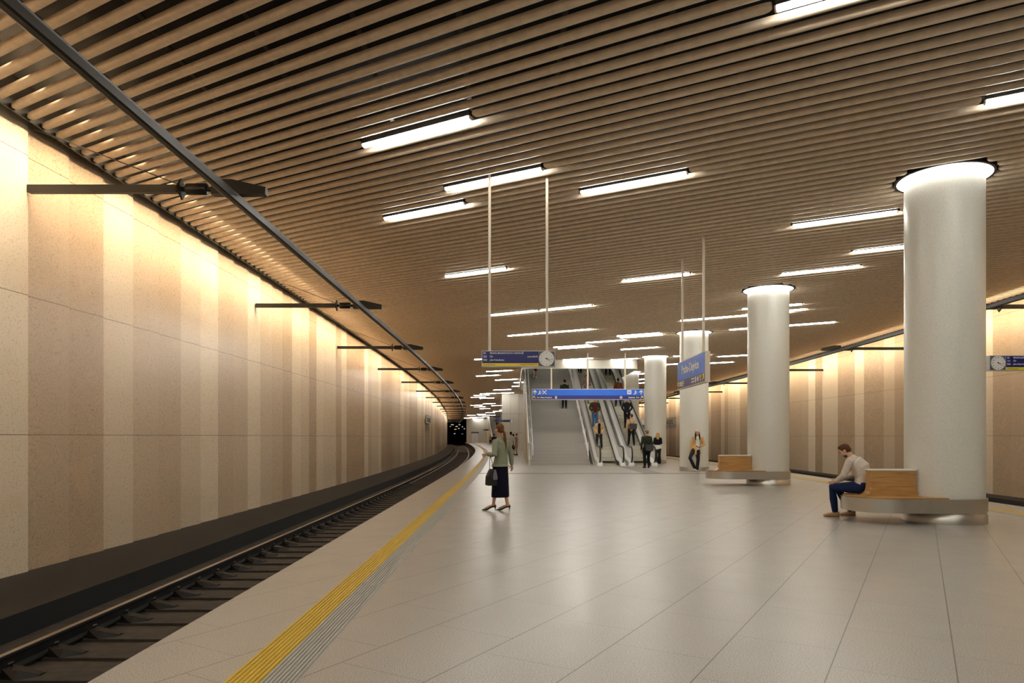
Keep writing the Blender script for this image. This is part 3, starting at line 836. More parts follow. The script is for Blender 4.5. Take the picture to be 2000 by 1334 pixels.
def poly_icon(parent, pts, x, z, s, m, yf, name='pictogram'):
    return face_poly([(x+u*s, z+w*s) for u, w in pts], yf, m, parent, name)
ARROW = [(-.09, -.5), (.09, -.5), (.09, .15), (.34, -.1), (.47, .02), (0, .5), (-.47, .02), (-.34, -.1), (-.09, .15)]
def rot(pts, a): return [(u*math.cos(a)-w*math.sin(a), u*math.sin(a)+w*math.cos(a)) for u, w in pts]
DIAG = [(-.5, -.36), (-.36, -.5), (.26, .12), (.26, -.28), (.5, -.28), (.5, .5), (-.28, .5), (-.28, .26), (.12, .26)]  # to the upper right
def sq(x0, x1, z0, z1): return [(x0, z0), (x1, z0), (x1, z1), (x0, z1)]
def group_icon(parent, polys, x, z, s, m, yf):
    b = MB()
    for p in polys:
        n = len(p); b.add([(x+u*s, yf, z+w*s) for u, w in p]+[(x+u*s, yf+.002, z+w*s) for u, w in p], [tuple(range(n)), tuple(range(2*n-1, n-1, -1))]+[(i, n+i, n+(i+1) % n, (i+1) % n) for i in range(n)])
    return b.build('pictogram', m, parent)
circ = lambda cx, cz, r: [(cx+r*math.cos(2*PI*i/14), cz+r*math.sin(2*PI*i/14)) for i in range(14)]
WALKER = [circ(.02, .42, .09), [(-.1, .3), (.12, .3), (.08, -.05), (.25, -.45), (.13, -.5), (-.02, -.15), (-.2, -.5), (-.32, -.45), (-.1, -.05)], [(-.5, -.5), (.1, -.3), (.5, .1), (.5, 0), (.12, -.42), (-.5, -.6)], [(.1, .28), (.38, .1), (.34, .02), (.08, .16)]]
CROSS = [sq(-.5, -.3, .3, .5), sq(.3, .5, .3, .5), sq(-.5, -.3, -.5, -.3), sq(.3, .5, -.5, -.3), sq(-.5, -.15, .15, .28), sq(.2, .45, .15, .25), [(-.4, -.28), (-.28, -.4), (.4, .28), (.28, .4)], [(-.4, .28), (-.28, .4), (.4, -.28), (.28, -.4)]]
LIFT = [sq(-.5, .5, -.5, .5)]
TRAIN = [[(-.35, -.4), (.35, -.4), (.4, .3), (.25, .5), (-.25, .5), (-.4, .3)], sq(-.35, -.2, -.55, -.4), sq(.2, .35, -.55, -.4)]
DIA = [[(0, -.5), (.5, 0), (0, .5), (-.5, 0)]]
def direction_sign(label, loc):
    W, H, T = 6.18, .60, .16
    t = thing('direction_sign', label, 'sign', loc)
    MB().box(0, W, 0, T, 0, H).build('casing', MT['frame'], t)
    MB().box(.03, W-.03, -.006, 0, .24, H-.03).build('blue_field', MT['blue'], t)
    MB().box(.03, W-.03, -.006, 0, .03, .24).build('navy_field', MT['navy'], t)
    yf = -.012; zt, s1 = .42, .25
    poly_icon(t, ARROW, .16, zt, s1, MT['ink'], yf)
    group_icon(t, WALKER, .42, zt, s1*.9, MT['ink'], yf); group_icon(t, CROSS, .68, zt, s1*.9, MT['ink'], yf)
    poly_icon(t, ARROW, W-.18, zt, s1, MT['ink'], yf)
    group_icon(t, WALKER, W-.5, zt, s1*.9, MT['ink'], yf); i_ = group_icon(t, LIFT, W-.83, zt, s1*.9, MT['ink'], yf)
    group_icon(t, [circ(-.2, .2, .1), sq(-.32, -.08, -.3, .08), circ(.2, .2, .1), sq(.08, .32, -.3, .08)], W-.83, zt, s1*.7, MT['blue'], yf-.003)
    zb, s2 = .135, .15
    poly_icon(t, [(-u, w) for u, w in reversed(DIAG)], .14, zb, s2, MT['yink'], yf)
    text('Exit', .115, .26, yf, zb-.04, MT['yink'], t, bold=.02); text('Milady Horákové', .105, .47, yf, zb-.04, MT['ink'], t, bold=.025, sx=.88)
    group_icon(t, TRAIN, 1.32, zb, s2, MT['ink'], yf); group_icon(t, [sq(-.25, .25, .02, .32)], 1.32, zb, s2, MT['navy'], yf-.003)
    poly_icon(t, DIAG, W-.15, zb, s2, MT['yink'], yf)
    text('Exit', .115, W-.28, yf, zb-.04, MT['yink'], t, align='RIGHT', bold=.02); text('Dejvická', .105, W-.52, yf, zb-.04, MT['ink'], t, align='RIGHT', bold=.025)
    group_icon(t, DIA, W-1.28, zb, s2*1.15, MT['ink'], yf); group_icon(t, DIA, W-1.28, zb, s2*.45, MT['navy'], yf-.003)
    for px in (1.07, 3.07, 5.13):
        MB().box(px-.04, px+.04, T/2-.04, T/2+.04, H, CEIL+.1-loc[2]).build('pole', MT['pole'], t)
        MB().box(px-.07, px+.07, T/2-.07, T/2+.07, H, H+.012).build('pole_foot', MT['pole'], t)
    return t
direction_sign('wide blue direction sign with arrows hanging before the stairs and escalators', (1.10, 37.55, 3.53))
direction_sign('small distant blue direction sign half hidden by the lift block', (-2.45, 93, 3.53))

# station name sign, face towards the near track
t = thing('station_sign', 'blue station name sign seen at an angle beside the round columns', 'sign', (4.37, 18.03, 2.74), -PI/2)
W, H, T = 2.58, .70, .115
MB().box(0, W, 0, T, 0, H).build('casing', MT['pole'], t)
MB().box(.02, W-.02, -.005, 0, .22, H-.02).build('blue_field', MT['blue'], t)
MB().box(.02, W-.02, -.005, 0, .02, .22).build('navy_field', MT['navy'], t)
text('Praha-Dejvice', .30, W/2-.02, -.008, .37, MT['ink'], t, align='CENTER', sx=1.0, bold=.022)
poly_icon(t, [(-u, w) for u, w in reversed(DIAG)], .11, .12, .14, MT['yink'], -.009)
for k, (u, m_) in enumerate(((.24, 'yink'), (.31, 'ink'))): group_icon(t, [sq(-.3, .3, .05, .4), sq(-.1, .4, -.4, -.05)], u, .12, .12, MT[m_], -.009)
group_icon(t, TRAIN, .42, .12, .13, MT['ink'], -.009)
b = MB()
for z in (.15, .10, .05): b.box(.50, .70 if z != .05 else .66, -.009, -.007, z, z+.028)
for z in (.14, .07): b.box(1.42, 1.68, -.009, -.007, z, z+.034)
b.build('small_print', MT['ink'], t)
group_icon(t, TRAIN, 1.80, .12, .14, MT['ink'], -.009); group_icon(t, DIA, 2.0, .12, .17, MT['ink'], -.009)
group_icon(t, [sq(-.5, .4, .1, .5), sq(-.2, .3, -.5, 0)], 2.22, .12, .14, MT['yink'], -.009)
poly_icon(t, DIAG, 2.44, .12, .16, MT['yink'], -.009)
for px in (.30, 2.25):
    MB().box(px-.025, px+.025, T/2-.025, T/2+.025, H, CEIL+.1-2.74).build('pole', MT['pole'], t)
    MB().box(px-.045, px+.045, T/2-.045, T/2+.045, H, H+.01).build('pole_foot', MT['pole'], t)

# station name plates on the walls
def plate(label, x, y, rz):
    t = thing('name_plate', label, 'sign', (x, y, 2.75), rz)
    MB().box(0, 5.6, 0, .06, 0, .72).build('panel', MT['plate'], t)
    MB().box(-.03, 5.63, -.01, .05, .72, .76).build('cap_strip', MT['drain'], t)
    text('PRAHA DEJVICE', .62, 2.8, -.005, .14, MT['darkink'], t, align='CENTER', bold=.03, sx=.95)
plate('grey plate with dark letters on the wall behind the columns', XRW(74)-.14, 77.0, -PI/2+.02)
plate('grey name plate far along the near track wall', XW(66)+.27, 63.0, PI/2+.042)

# lift block with fine panel joints
b = MB(); x0, x1, y0, y1 = -1.1, 7.2, 73, 80
b.box(x0, x1, y0, y1, 0, CEIL+.05)
t = thing('lift_block', 'tall pale panelled block standing beyond the stairs', 'lift shaft', ((x0+x1)/2, (y0+y1)/2, 0))
b = MB(); b.box(-4.15, 4.15, -3.5, 3.5, 0, CEIL-.01); b.build('cladding', MT['white'], t)
b = MB()
for z in (1.9, 3.95): b.box(-4.155, 4.155, -3.506, -3.495, z, z+.02)
for i in range(1, 9): b.box(-4.15+i*.92, -4.135+i*.92, -3.506, -3.495, .4, CEIL-.02)
b.build('panel_joint', MT['drain'], t)
b = MB(); b.box(-4.17, 4.17, -3.52, 3.52, 0, .35); b.build('skirting', MT['steel'], t)

# ticket kiosk glimpsed between the escalators and the column
t = thing('kiosk', 'grey and blue kiosk glimpsed between the escalator and the column', 'kiosk', (9.55, 52, 0))
MB().box(-.7, .7, -.4, .4, 0, 1.75).build('lower_body', MT['kiosk_blue'], t)
MB().box(-.75, .75, -.45, .45, 1.75, 2.05).build('glass_band', MT['steel'], t)
MB().box(-.7, .7, -.4, .4, 2.05, 2.4).build('blue_band', MT['navy'], t)
MB().box(-.75, .75, -.45, .45, 2.4, 2.85).build('top_case', MT['steel'], t)

# signal lamps inside the dark tunnel
for i, (px, py, w, col) in enumerate(((883.5, 829.5, .38, 'w'), (897.5, 829.5, .24, 'w'), (891.8, 833, .32, 'y'), (879, 833.2, .18, 'y'), (896, 837, .2, 'w'), (903, 833.5, .18, 'w'), (907, 837.5, .18, 'w'), (889.5, 838.5, .3, 'y'), (888, 847, .2, 'w'), (903, 847.5, .3, 'd'))):
    y = 196.0; x = (px-1000)/F*y; z = EYE+(HOR-py)/F*y
    if 'sig_w' not in MT: MT['sig_w'] = emis('signal_white', (.9, .95, 1), .32); MT['sig_y'] = emis('signal_amber', (1, .75, .2), .4); MT['sig_d'] = emis('signal_dim', (.7, .8, .9), .08)
    t = thing('signal_lamp', {'w': 'small white light', 'y': 'small amber light', 'd': 'dim pale light'}[col]+' glowing deep in the dark tunnel mouth', 'signal lamp', (x, y, z), 0, {'w': 'white lights in the tunnel', 'y': 'amber lights in the tunnel', 'd': 'dim lights in the tunnel'}[col])
    MB().box(-w, w, -.05, .15, -.11, .11).build('lens', MT['sig_'+col], t)
    MB().box(-w-.04, w+.04, .15, .3, -.15, .15).build('housing', MT['void'], t)
# ------------------------------------------------------------------ people
SKIN = mat('skin', (.58, .34, .23), .5); SKIN2 = mat('skin_tan', (.46, .25, .16), .5); SKIN3 = mat('skin_dark', (.20, .10, .06), .5)
def cloth(n, c, r=.8): return mat(n, c, r, 0, .12, 40, .12, spec=.12)
EYE_M = mat('eye_dark', (.03, .02, .02), .3); LIP = mat('lips', (.45, .12, .10), .5)
V = Vector
def frame(d, x):
    d = d.normalized(); x = (x-d*x.dot(d))
    if x.length < 1e-4: x = V((1, 0, 0))-d*d.x
    x = x.normalized(); return x, d.cross(x)
def limb(b, pts, rx, ry=None, xa=V((1, 0, 0)), n=14, mi=0, round_ends=True):
    pts = [V(p) for p in pts]; ry = ry or rx; rings = []
    def ringat(p, d, a, c):
        x, y = frame(d, xa); return [p+x*a*math.cos(2*PI*i/n)+y*c*math.sin(2*PI*i/n) for i in range(n)]
    m_ = len(pts)
    for k, p in enumerate(pts):
        d = (pts[min(k+1, m_-1)]-pts[max(k-1, 0)])
        if k == 0 and round_ends:
            r = min(rx[0], ry[0]); rings.append(ringat(p-d.normalized()*r*.75, d, rx[0]*.5, ry[0]*.5)); rings.append(ringat(p-d.normalized()*r*.4, d, rx[0]*.85, ry[0]*.85))
        rings.append(ringat(p, d, rx[k], ry[k]))
        if k == m_-1 and round_ends:
            r = min(rx[k], ry[k]); rings.append(ringat(p+d.normalized()*r*.4, d, rx[k]*.85, ry[k]*.85)); rings.append(ringat(p+d.normalized()*r*.75, d, rx[k]*.5, ry[k]*.5))
    b.loft(rings, mi); return b
def ball(b, c, r, f=V((0, 1, 0)), u=V((0, 0, 1)), n=14):
    f = f.normalized(); s = f.cross(u).normalized(); u = s.cross(f).normalized(); c = V(c); rings = []
    for i in range(1, 9):
        a = -PI/2+PI*i/9
        rings.append([c+s*r[0]*math.cos(a)*math.cos(2*PI*j/n)+f*r[1]*math.cos(a)*math.sin(2*PI*j/n)+u*r[2]*math.sin(a) for j in range(n)])
    b.loft(rings); return b
def smooth_join(b, name, m, parent, vox, it=4, cut=None):
    o = b.build(name, m)
    md = o.modifiers.new('r', 'REMESH'); md.mode = 'VOXEL'; md.voxel_size = vox; md.use_smooth_shade = True
    sm = o.modifiers.new('s', 'SMOOTH'); sm.factor = .6; sm.iterations = it
    bpy.context.view_layer.update()
    me = bpy.data.meshes.new_from_object(o.evaluated_get(bpy.context.evaluated_depsgraph_get()))
    me.name = name; old = o.data; o.modifiers.clear(); o.data = me; bpy.data.meshes.remove(old)
    me.materials.clear(); me.materials.append(m)
    if cut:
        import bmesh
        bm = bmesh.new(); bm.from_mesh(me)
        bmesh.ops.delete(bm, geom=[f for f in bm.faces if cut(f.calc_center_median())], context='FACES')
        bm.to_mesh(me); bm.free()
    me.polygons.foreach_set('use_smooth', [True]*len(me.polygons))
    o.parent = parent; return o
def hand(b, w, d, side, nrm, sc=1.0, curl=.35):
    d = d.normalized(); side = (side-d*side.dot(d)).normalized(); nrm = d.cross(side).normalized() if nrm is None else (nrm-d*nrm.dot(d)-side*nrm.dot(side)).normalized()
    s = sc
    limb(b, [w-d*.02*s, w+d*.02*s, w+d*.055*s, w+d*.09*s], [.024*s, .030*s, .038*s, .036*s], [.019*s, .015*s, .014*s, .012*s], xa=side)
    for i, (o, L) in enumerate(((.030, .070), (.010, .080), (-.010, .074), (-.029, .058))):
        p = w+d*.088*s+side*o*s; pts = [p-d*.02*s, p]; dd = d+side*o*1.5; 
        for q in range(3):
            a = curl*(q+.6+.12*i); pts.append(pts[-1]+(dd*math.cos(a)+nrm*math.sin(a)).normalized()*L*s*(.42, .32, .26)[q])
        limb(b, pts, [.0092*s, .0092*s, .0085*s, .0078*s, .0065*s], n=8)
    p = w+d*.025*s+side*.026*s
    limb(b, [p-side*.012*s, p+(d*.6+side*.7+nrm*.3)*.032*s, p+(d*.9+side*.75+nrm*.45)*.055*s, p+(d*1.2+side*.7+nrm*.6)*.070*s], [.013*s, .0115*s, .010*s, .008*s], n=8)

def person(label, loc, yaw=0.0, h=1.75, fem=False, skin=SKIN, hair='short', hair_m=None, J=None, head_yaw=0, head_pitch=0,
           top=None, pants=None, skirt=None, coat=None, shoes=None, vox=.012, arms='down', legs='stand', top_hem=.50, skirt_hem=.30, skirt_w=.085,
           curl=.35, group=None, bulk=1.0, boot=0.0, hat=None, fwd=None, coat_hem=.47, sleeve=True, heels=False, hdir=None, seated=False, belt=None, flare=0.0, lean=0.0):
    root = thing('person', label, 'person', loc, 0, group)
    R = Matrix.Rotation(yaw, 3, 'Z')
    sw = .092 if fem else .108; hw_ = .05
    D = dict(pelvis=(0, 0, .525), waist=(0, .002, .615), chest=(0, .0+lean*.5, .715), neck=(0, -.008+lean, .822), head=(0, .004+lean, .932),
             shR=(sw, 0+lean, .805), shL=(-sw, 0+lean, .805), hipR=(hw_, 0, .515), hipL=(-hw_, 0, .515),
             elR=(sw+.028, -.015+lean, .635), elL=(-sw-.028, -.015+lean, .635), wrR=(sw+.03, .02+lean, .492), wrL=(-sw-.03, .02+lean, .492),
             knR=(.052, .012, .285), knL=(-.052, .012, .285), anR=(.055, -.012, .048), anL=(-.055, -.012, .048))
    fd = {'R': (.15, 1, 0), 'L': (-.15, 1, 0)}
    if legs == 'walk': D.update(knR=(.05, .05, .288), anR=(.05, .06, .048), knL=(-.05, -.01, .285), anL=(-.05, -.11, .07))
    if legs == 'step': D.update(knR=(.05, .07, .30), anR=(.05, .06, .06+.11), knL=(-.05, -.005, .285), anL=(-.05, -.10, .06), hipL=(-.05, 0, .515))
    if legs == 'apart': D.update(anR=(.085, -.01, .048), anL=(-.085, -.01, .048), knR=(.068, .012, .285), knL=(-.068, .012, .285))
    if arms == 'pockets': D.update(elR=(sw+.055, -.035, .65), elL=(-sw-.055, -.035, .65), wrR=(.092, .03, .545), wrL=(-.092, .03, .545))
    if arms == 'crossed': D.update(elR=(sw+.03, .02, .65), elL=(-sw-.03, .02, .65), wrR=(-.035, .095, .675), wrL=(.035, .10, .655))
    if arms == 'forward': D.update(elR=(sw+.02, .0, .64), wrR=(.05, .12, .66), elL=(-sw-.03, 0, .64), wrL=(-.06, .11, .62))
    if arms == 'hipbag': D.update(elR=(sw+.045, -.01, .645), wrR=(.10, .075, .56))
    P = {k: R @ (V(v)*h) for k, v in D.items()}
    if J:
        for k, v in J.items(): P[k] = V(v)-V(loc)
    fwd = (V(fwd).normalized() if fwd else R @ V((0, 1, 0))); right = V((fwd.y, -fwd.x, 0)).normalized()
    gf = .92 if fem else 1.0
    k_ = h
    # ---- body
    b = MB()
    TW = [(.088, .060), (.076, .053), (.092, .060), (.088, .052)] if fem else [(.086, .062), (.081, .058), (.099, .066), (.102, .058)]
    TW = [(a*bulk, c*bulk) for a, c in TW]
    if seated: TW[3] = (.098, .074); TW[2] = (.112, .080)
    pel, wai, che, nek = P['pelvis'], P['waist'], P['chest'], P['neck']
    up0 = (wai-pel).normalized(); shc = (P['shR']+P['shL'])/2; rs = (P['shR']-P['shL']).normalized()
    spine = [pel-up0*.035*k_, pel+up0*.01*k_, wai, che, shc-(nek-che).normalized()*.004*k_, shc+(nek-che).normalized()*.012*k_]
    def torso(b, add, lo=0, rad=None, tight=1.0):
        rx = [.078, TW[0][0], TW[1][0], TW[2][0], TW[3][0]*.98, .06]; ry = [.058, TW[0][1], TW[1][1], TW[2][1], TW[3][1], .036]
        limb(b, spine[lo:], [r*k_+add for r in rx[lo:]], [r*k_+add for r in ry[lo:]], xa=rs, n=20)
    torso(b, 0)
    hf = (R @ V((0, 1, 0)) if not J else fwd)
    hf = Matrix.Rotation(head_yaw, 3, 'Z') @ hf; hf = V((hf.x, hf.y, 0)).normalized()
    hr = V((hf.y, -hf.x, 0)); hu = V((0, 0, 1))
    hf = (hf*math.cos(head_pitch)+hu*math.sin(head_pitch)).normalized(); hu = hr.cross(hf).normalized()
    hc = P['head']
    limb(b, [nek-(hc-nek)*.25, nek+(hc-nek)*.25, hc-hu*.02*k_-hf*.010*k_], [.036*k_*gf, .031*k_*gf, .031*k_*gf], n=14)
    # head: skull, jaw, nose, brow, ears
    ball(b, hc+hu*.012*k_-hf*.006*k_, (.0425*k_, .0530*k_, .052*k_), hf, hu, 20)
    ball(b, hc-hu*.014*k_+hf*.012*k_, (.036*k_, .038*k_, .050*k_), hf, hu, 18)
    ball(b, hc-hu*.046*k_+hf*.026*k_, (.018*k_, .016*k_, .014*k_), hf, hu)
    limb(b, [hc+hf*.044*k_+hu*.004*k_, hc+hf*.054*k_-hu*.011*k_, hc+hf*.054*k_-hu*.016*k_], [.0045*k_, .0075*k_, .008*k_], n=8)
    for s in (-1, 1):
        ball(b, hc+hr*s*.0435*k_-hf*.004*k_-hu*.006*k_, (.005*k_, .010*k_, .017*k_), hf, hu, 10)
        ball(b, hc+hr*s*.020*k_+hf*.038*k_-hu*.014*k_, (.013*k_, .012*k_, .014*k_), hf, hu, 10)
    for s, q in ((1, 'R'), (-1, 'L')):
        sh, el, wr = P['sh'+q], P['el'+q], P['wr'+q]
        limb(b, [sh-rs*s*.02*k_, sh, sh*.6+el*.4, el, el*.65+wr*.35, wr], [.030*k_*gf, .031*k_*gf, .027*k_*gf, .0235*k_*gf, .024*k_*gf, .0155*k_*gf])
        hd = (wr-el).normalized()
        if hdir and q in hdir: hd = V(hdir[q]).normalized()
        inn = -right*s
        hand(b, wr, hd, (hf*.9+V((0, 0, .2))) if abs(hd.z) > .5 else V((0, 0, 1)), inn if abs(hd.z) > .5 else V((0, 0, -1)), k_/1.78*gf, curl)
        hp, kn, an = P['hip'+q], P['kn'+q], P['an'+q]
        limb(b, [hp+V((0, 0, .01)), hp*.6+kn*.4, kn, kn*.68+an*.32, kn*.2+an*.8, an], [.052*k_, .046*k_, .031*k_, .031*k_, .0205*k_, .02*k_])
        ft = V(fd[q]); ft = (R @ ft) if not (J and 'ft'+q in J) else V(J['ft'+q])
        P['ft'+q] = V((ft.x, ft.y, 0)).normalized()
        ff = P['ft'+q]; drop_ = .024*k_ if not heels else .0
        toe = an+ff*.10*k_-V((0, 0, (.03*k_ if not heels else an.z-.025)))
        limb(b, [an-ff*.018*k_-V((0, 0, drop_)), an*.5+toe*.5, toe], [.019*k_, .021*k_, .019*k_], [.019*k_, .017*k_, .010*k_])
    smooth_join(b, 'body', skin, root, vox if vox < .008 else .010)
    # ---- face details
    for s in (-1, 1):
        e = MB(); ball(e, hc+hr*s*.0175*k_+hf*.0465*k_+hu*.004*k_, (.0075*k_, .004*k_, .0035*k_), hf, hu, 10); e.build('eye', EYE_M, root, smooth=True)
        e = MB(); limb(e, [hc+hr*s*.009*k_+hf*.050*k_+hu*.0135*k_, hc+hr*s*.026*k_+hf*.044*k_+hu*.014*k_], [.002*k_, .0017*k_], n=6); e.build('eyebrow', hair_m or EYE_M, root)
    e = MB(); ball(e, hc+hf*.0475*k_-hu*.030*k_, (.0125*k_, .004*k_, .0038*k_), hf, hu, 12); e.build('mouth', LIP, root, smooth=True)
    # ---- hair
    hm = hair_m or EYE_M; b = MB()
    ball(b, hc+hu*.020*k_-hf*.012*k_, (.0475*k_, .0530*k_, .051*k_), hf, hu, 20)
    ball(b, hc-hu*.002*k_-hf*.022*k_, (.0445*k_, .040*k_, .046*k_), hf, hu, 18)
    if hair == 'short':
        ball(b, hc+hu*.054*k_+hf*.014*k_, (.034*k_, .030*k_, .020*k_), hf, hu)
    if hair in ('pony', 'bun'):
        kn_ = hc-hf*.058*k_-hu*.014*k_; ball(b, kn_, (.017*k_, .016*k_, .016*k_), hf, hu)
    if hair == 'pony':
        bk = kn_-hf*.012*k_; dn = V((0, 0, -1)); sx = right*.02*k_
        limb(b, [kn_, bk+dn*.03*k_+sx*.4, bk+dn*.11*k_+sx*1.0, bk+dn*.19*k_+sx*1.2, bk+dn*.25*k_+sx*.9, bk+dn*.28*k_+sx*.7], [.012*k_, .019*k_, .022*k_, .018*k_, .010*k_, .004*k_], [.010*k_, .013*k_, .014*k_, .012*k_, .008*k_, .004*k_], xa=right)
    if hair == 'long':
        for s in (-1, 1):
            limb(b, [hc+hr*s*.036*k_-hf*.004*k_+hu*.02*k_, hc+hr*s*.046*k_+hf*.004*k_-hu*.04*k_, hc+hr*s*.050*k_+hf*.022*k_-hu*.11*k_, hc+hr*s*.046*k_+hf*.040*k_-hu*.175*k_], [.016*k_, .019*k_, .020*k_, .008*k_], n=10)
        limb(b, [hc-hf*.035*k_+hu*.01*k_, hc-hf*.045*k_-hu*.06*k_, hc-hf*.050*k_-hu*.13*k_, hc-hf*.052*k_-hu*.17*k_], [.045*k_, .048*k_, .050*k_, .03*k_], [.025*k_, .022*k_, .02*k_, .012*k_], xa=hr)
    smooth_join(b, 'hair', hm, root, min(vox, .009))
    if hat:
        b = MB(); ball(b, hc+hu*.036*k_-hf*.010*k_, (.054*k_, .060*k_, .050*k_), hf, hu, 20); ball(b, hc+hu*.062*k_-hf*.030*k_, (.038*k_, .040*k_, .032*k_), hf, hu, 16)
        limb(b, [hc+hu*.022*k_-hf*.008*k_, hc+hu*.040*k_-hf*.008*k_], [.053*k_, .053*k_], [.060*k_, .060*k_], xa=hr, n=20, round_ends=False)
        smooth_join(b, 'beanie', hat, root, .009)
    # ---- clothes
    def sleeves(b, add, end=.96, puff=0):
        for s, q in ((1, 'R'), (-1, 'L')):
            sh, el, wr = P['sh'+q], P['el'+q], P['wr'+q]; w2 = el.lerp(wr, end)
            limb(b, [sh-rs*s*.03*k_, sh, sh*.6+el*.4, el, el*.5+w2*.5, w2], [(.034*k_+add)*gf, (.035*k_+add)*gf, (.031*k_+add)*gf, (.028*k_+add)*gf, (.025*k_+add)*gf, (.020*k_+add*.9)*gf])
    def garment(name, m, hem, add, sl=True, cutf=None, end=.96, flare_=0.0, collar=True):
        b = MB(); torso(b, add, 0 if hem < .5 else 1)
        hz = pel*1.0; drop_len = (.53-hem)*k_
        if drop_len > 0 and not seated:
            q = V((0, 0, -1)); limb(b, [wai, pel, pel+q*drop_len*.6, pel+q*drop_len], [TW[1][0]*k_+add, TW[0][0]*k_+add, (TW[0][0]+.006+flare_*.6)*k_+add, (TW[0][0]+.006+flare_)*k_+add], [TW[1][1]*k_+add, TW[0][1]*k_+add*1.1, (TW[0][1]+.006+flare_*.4)*k_+add, (TW[0][1]+.008+flare_*.5)*k_+add], xa=right, n=20, round_ends=False)
        if sl: sleeves(b, add, end)
        if collar: ball(b, nek-(hc-nek)*.10, (.050*k_*gf+add, .046*k_*gf+add, .036*k_))
        if collar: limb(b, [nek-(hc-nek)*.12, nek+(hc-nek)*.20], [.044*k_*gf, .037*k_*gf], n=14, round_ends=False)
        return smooth_join(b, name, m, root, vox, 3, cutf)
    if pants:
        b = MB()
        q0 = pel+up0*.045*k_
        limb(b, [q0, pel, pel-up0*.03*k_], [(TW[0][0]-.004)*k_+.008, TW[0][0]*k_+.008, .076*k_+.008], [TW[0][1]*k_+.006, TW[0][1]*k_+.010, .056*k_+.008], xa=right, n=20, round_ends=False)
        for q in 'RL':
            hp, kn, an = P['hip'+q], P['kn'+q], P['an'+q]; hem = kn.lerp(an, 1.0 if not seated else .93)
            limb(b, [hp+V((0, 0, .005)), hp*.6+kn*.4, kn, kn*.5+hem*.5, hem], [.055*k_+.008, .049*k_+.010, .036*k_+.010, (.033+flare*.5)*k_+.009, (.026+flare)*k_+.009], round_ends=True)
        smooth_join(b, 'trousers', pants, root, vox, 3)
    if skirt:
        b = MB(); kn = (P['knR']+P['knL'])/2; hz = skirt_hem*k_
        t_ = V((kn.x*.8+pel.x*.2, kn.y*.8+pel.y*.2, hz))
        top_ = pel+up0*.07*k_
        limb(b, [top_, pel, pel.lerp(t_, .45), t_.lerp(pel, .08), t_], [.080*k_, TW[0][0]*k_+.012, (TW[0][0]*.5+skirt_w*.5)*k_+.014, skirt_w*k_+.012, skirt_w*k_+.008], [.056*k_, TW[0][1]*k_+.014, (skirt_w*.4+.028)*k_+.012, skirt_w*.74*k_+.010, skirt_w*.72*k_+.008], xa=right, n=24, round_ends=False)
        smooth_join(b, 'skirt', skirt, root, vox, 3)
    if top: garment('shirt' if coat else 'top', top, top_hem, .010, sleeve and not coat)
    if coat:
        fr = fwd
        cutf = (lambda c: (c-che).dot(fr) > .015 and abs((c-che).dot(right)) < .045*k_ and c.z < (nek.z+.03)) if coat[1] else None
        garment('coat', coat[0], coat_hem, coat[3] if len(coat) > 3 else .022, True, cutf, .94, coat[2] if len(coat) > 2 else .004)
    if belt:
        b = MB(); limb(b, [pel+up0*.040*k_, pel+up0*.058*k_], [(TW[0][0])*k_+.010]*2, [TW[0][1]*k_+.012]*2, xa=right, n=24, round_ends=False); b.build('belt', belt, root, smooth=True)
    # ---- shoes
    sm = shoes or EYE_M
    for q in 'RL':
        an, ff = P['an'+q], P['ft'+q]; b = MB(); sd = V((ff.y, -ff.x, 0)); L = .155*k_*gf if not heels else .135*k_
        g = an.z-.048*k_ if not heels else 0.0
        if heels:
            heel = V((an.x, an.y, 0))-ff*.022*k_
            limb(b, [an-ff*.020*k_-V((0, 0, .012)), an+ff*.02*k_-V((0, 0, .030)), V((an.x, an.y, .022))+ff*.075*k_, V((an.x, an.y, .014))+ff*.10*k_, V((an.x, an.y, .010))+ff*.135*k_], [.019*k_, .020*k_, .023*k_, .020*k_, .006*k_], [.018*k_, .014*k_, .012*k_, .010*k_, .005*k_], xa=sd, n=14)
            b2 = MB(); limb(b2, [heel+V((0, 0, an.z-.02)), heel+V((0, 0, .03)), heel+V((0, 0, .002))], [.014*k_, .0055, .005], n=8, round_ends=False)
            o = smooth_join(b, 'shoe', sm, root, .005, 2); b2.build('heel', sm, o)
        else:
            c0 = V((an.x, an.y, g)); hl = c0-ff*.040*k_
            pr = ((0, .018, .030, .045), (.03, .024, .032, .050), (.065, .024, .026, .036), (.11, .028, .020, .022), (.14, .024, .016, .016), (.155, .012, .012, .012))
            rings = []
            for u, wx, hz, _ in pr:
                c = hl+ff*u*k_*gf; rings.append([c+sd*wx*k_*math.cos(2*PI*i/14)+V((0, 0, max(.002, hz*k_*(.92+math.sin(2*PI*i/14))))) for i in range(14)])
            b.loft(rings); limb(b, [an-V((0, 0, .03*k_)), an+V((0, 0, .004*k_+boot))], [.026*k_, .026*k_])
            smooth_join(b, 'shoe', sm, root, .008, 2)
    return root, P, dict(f=fwd, r=right, R=R, h=h)

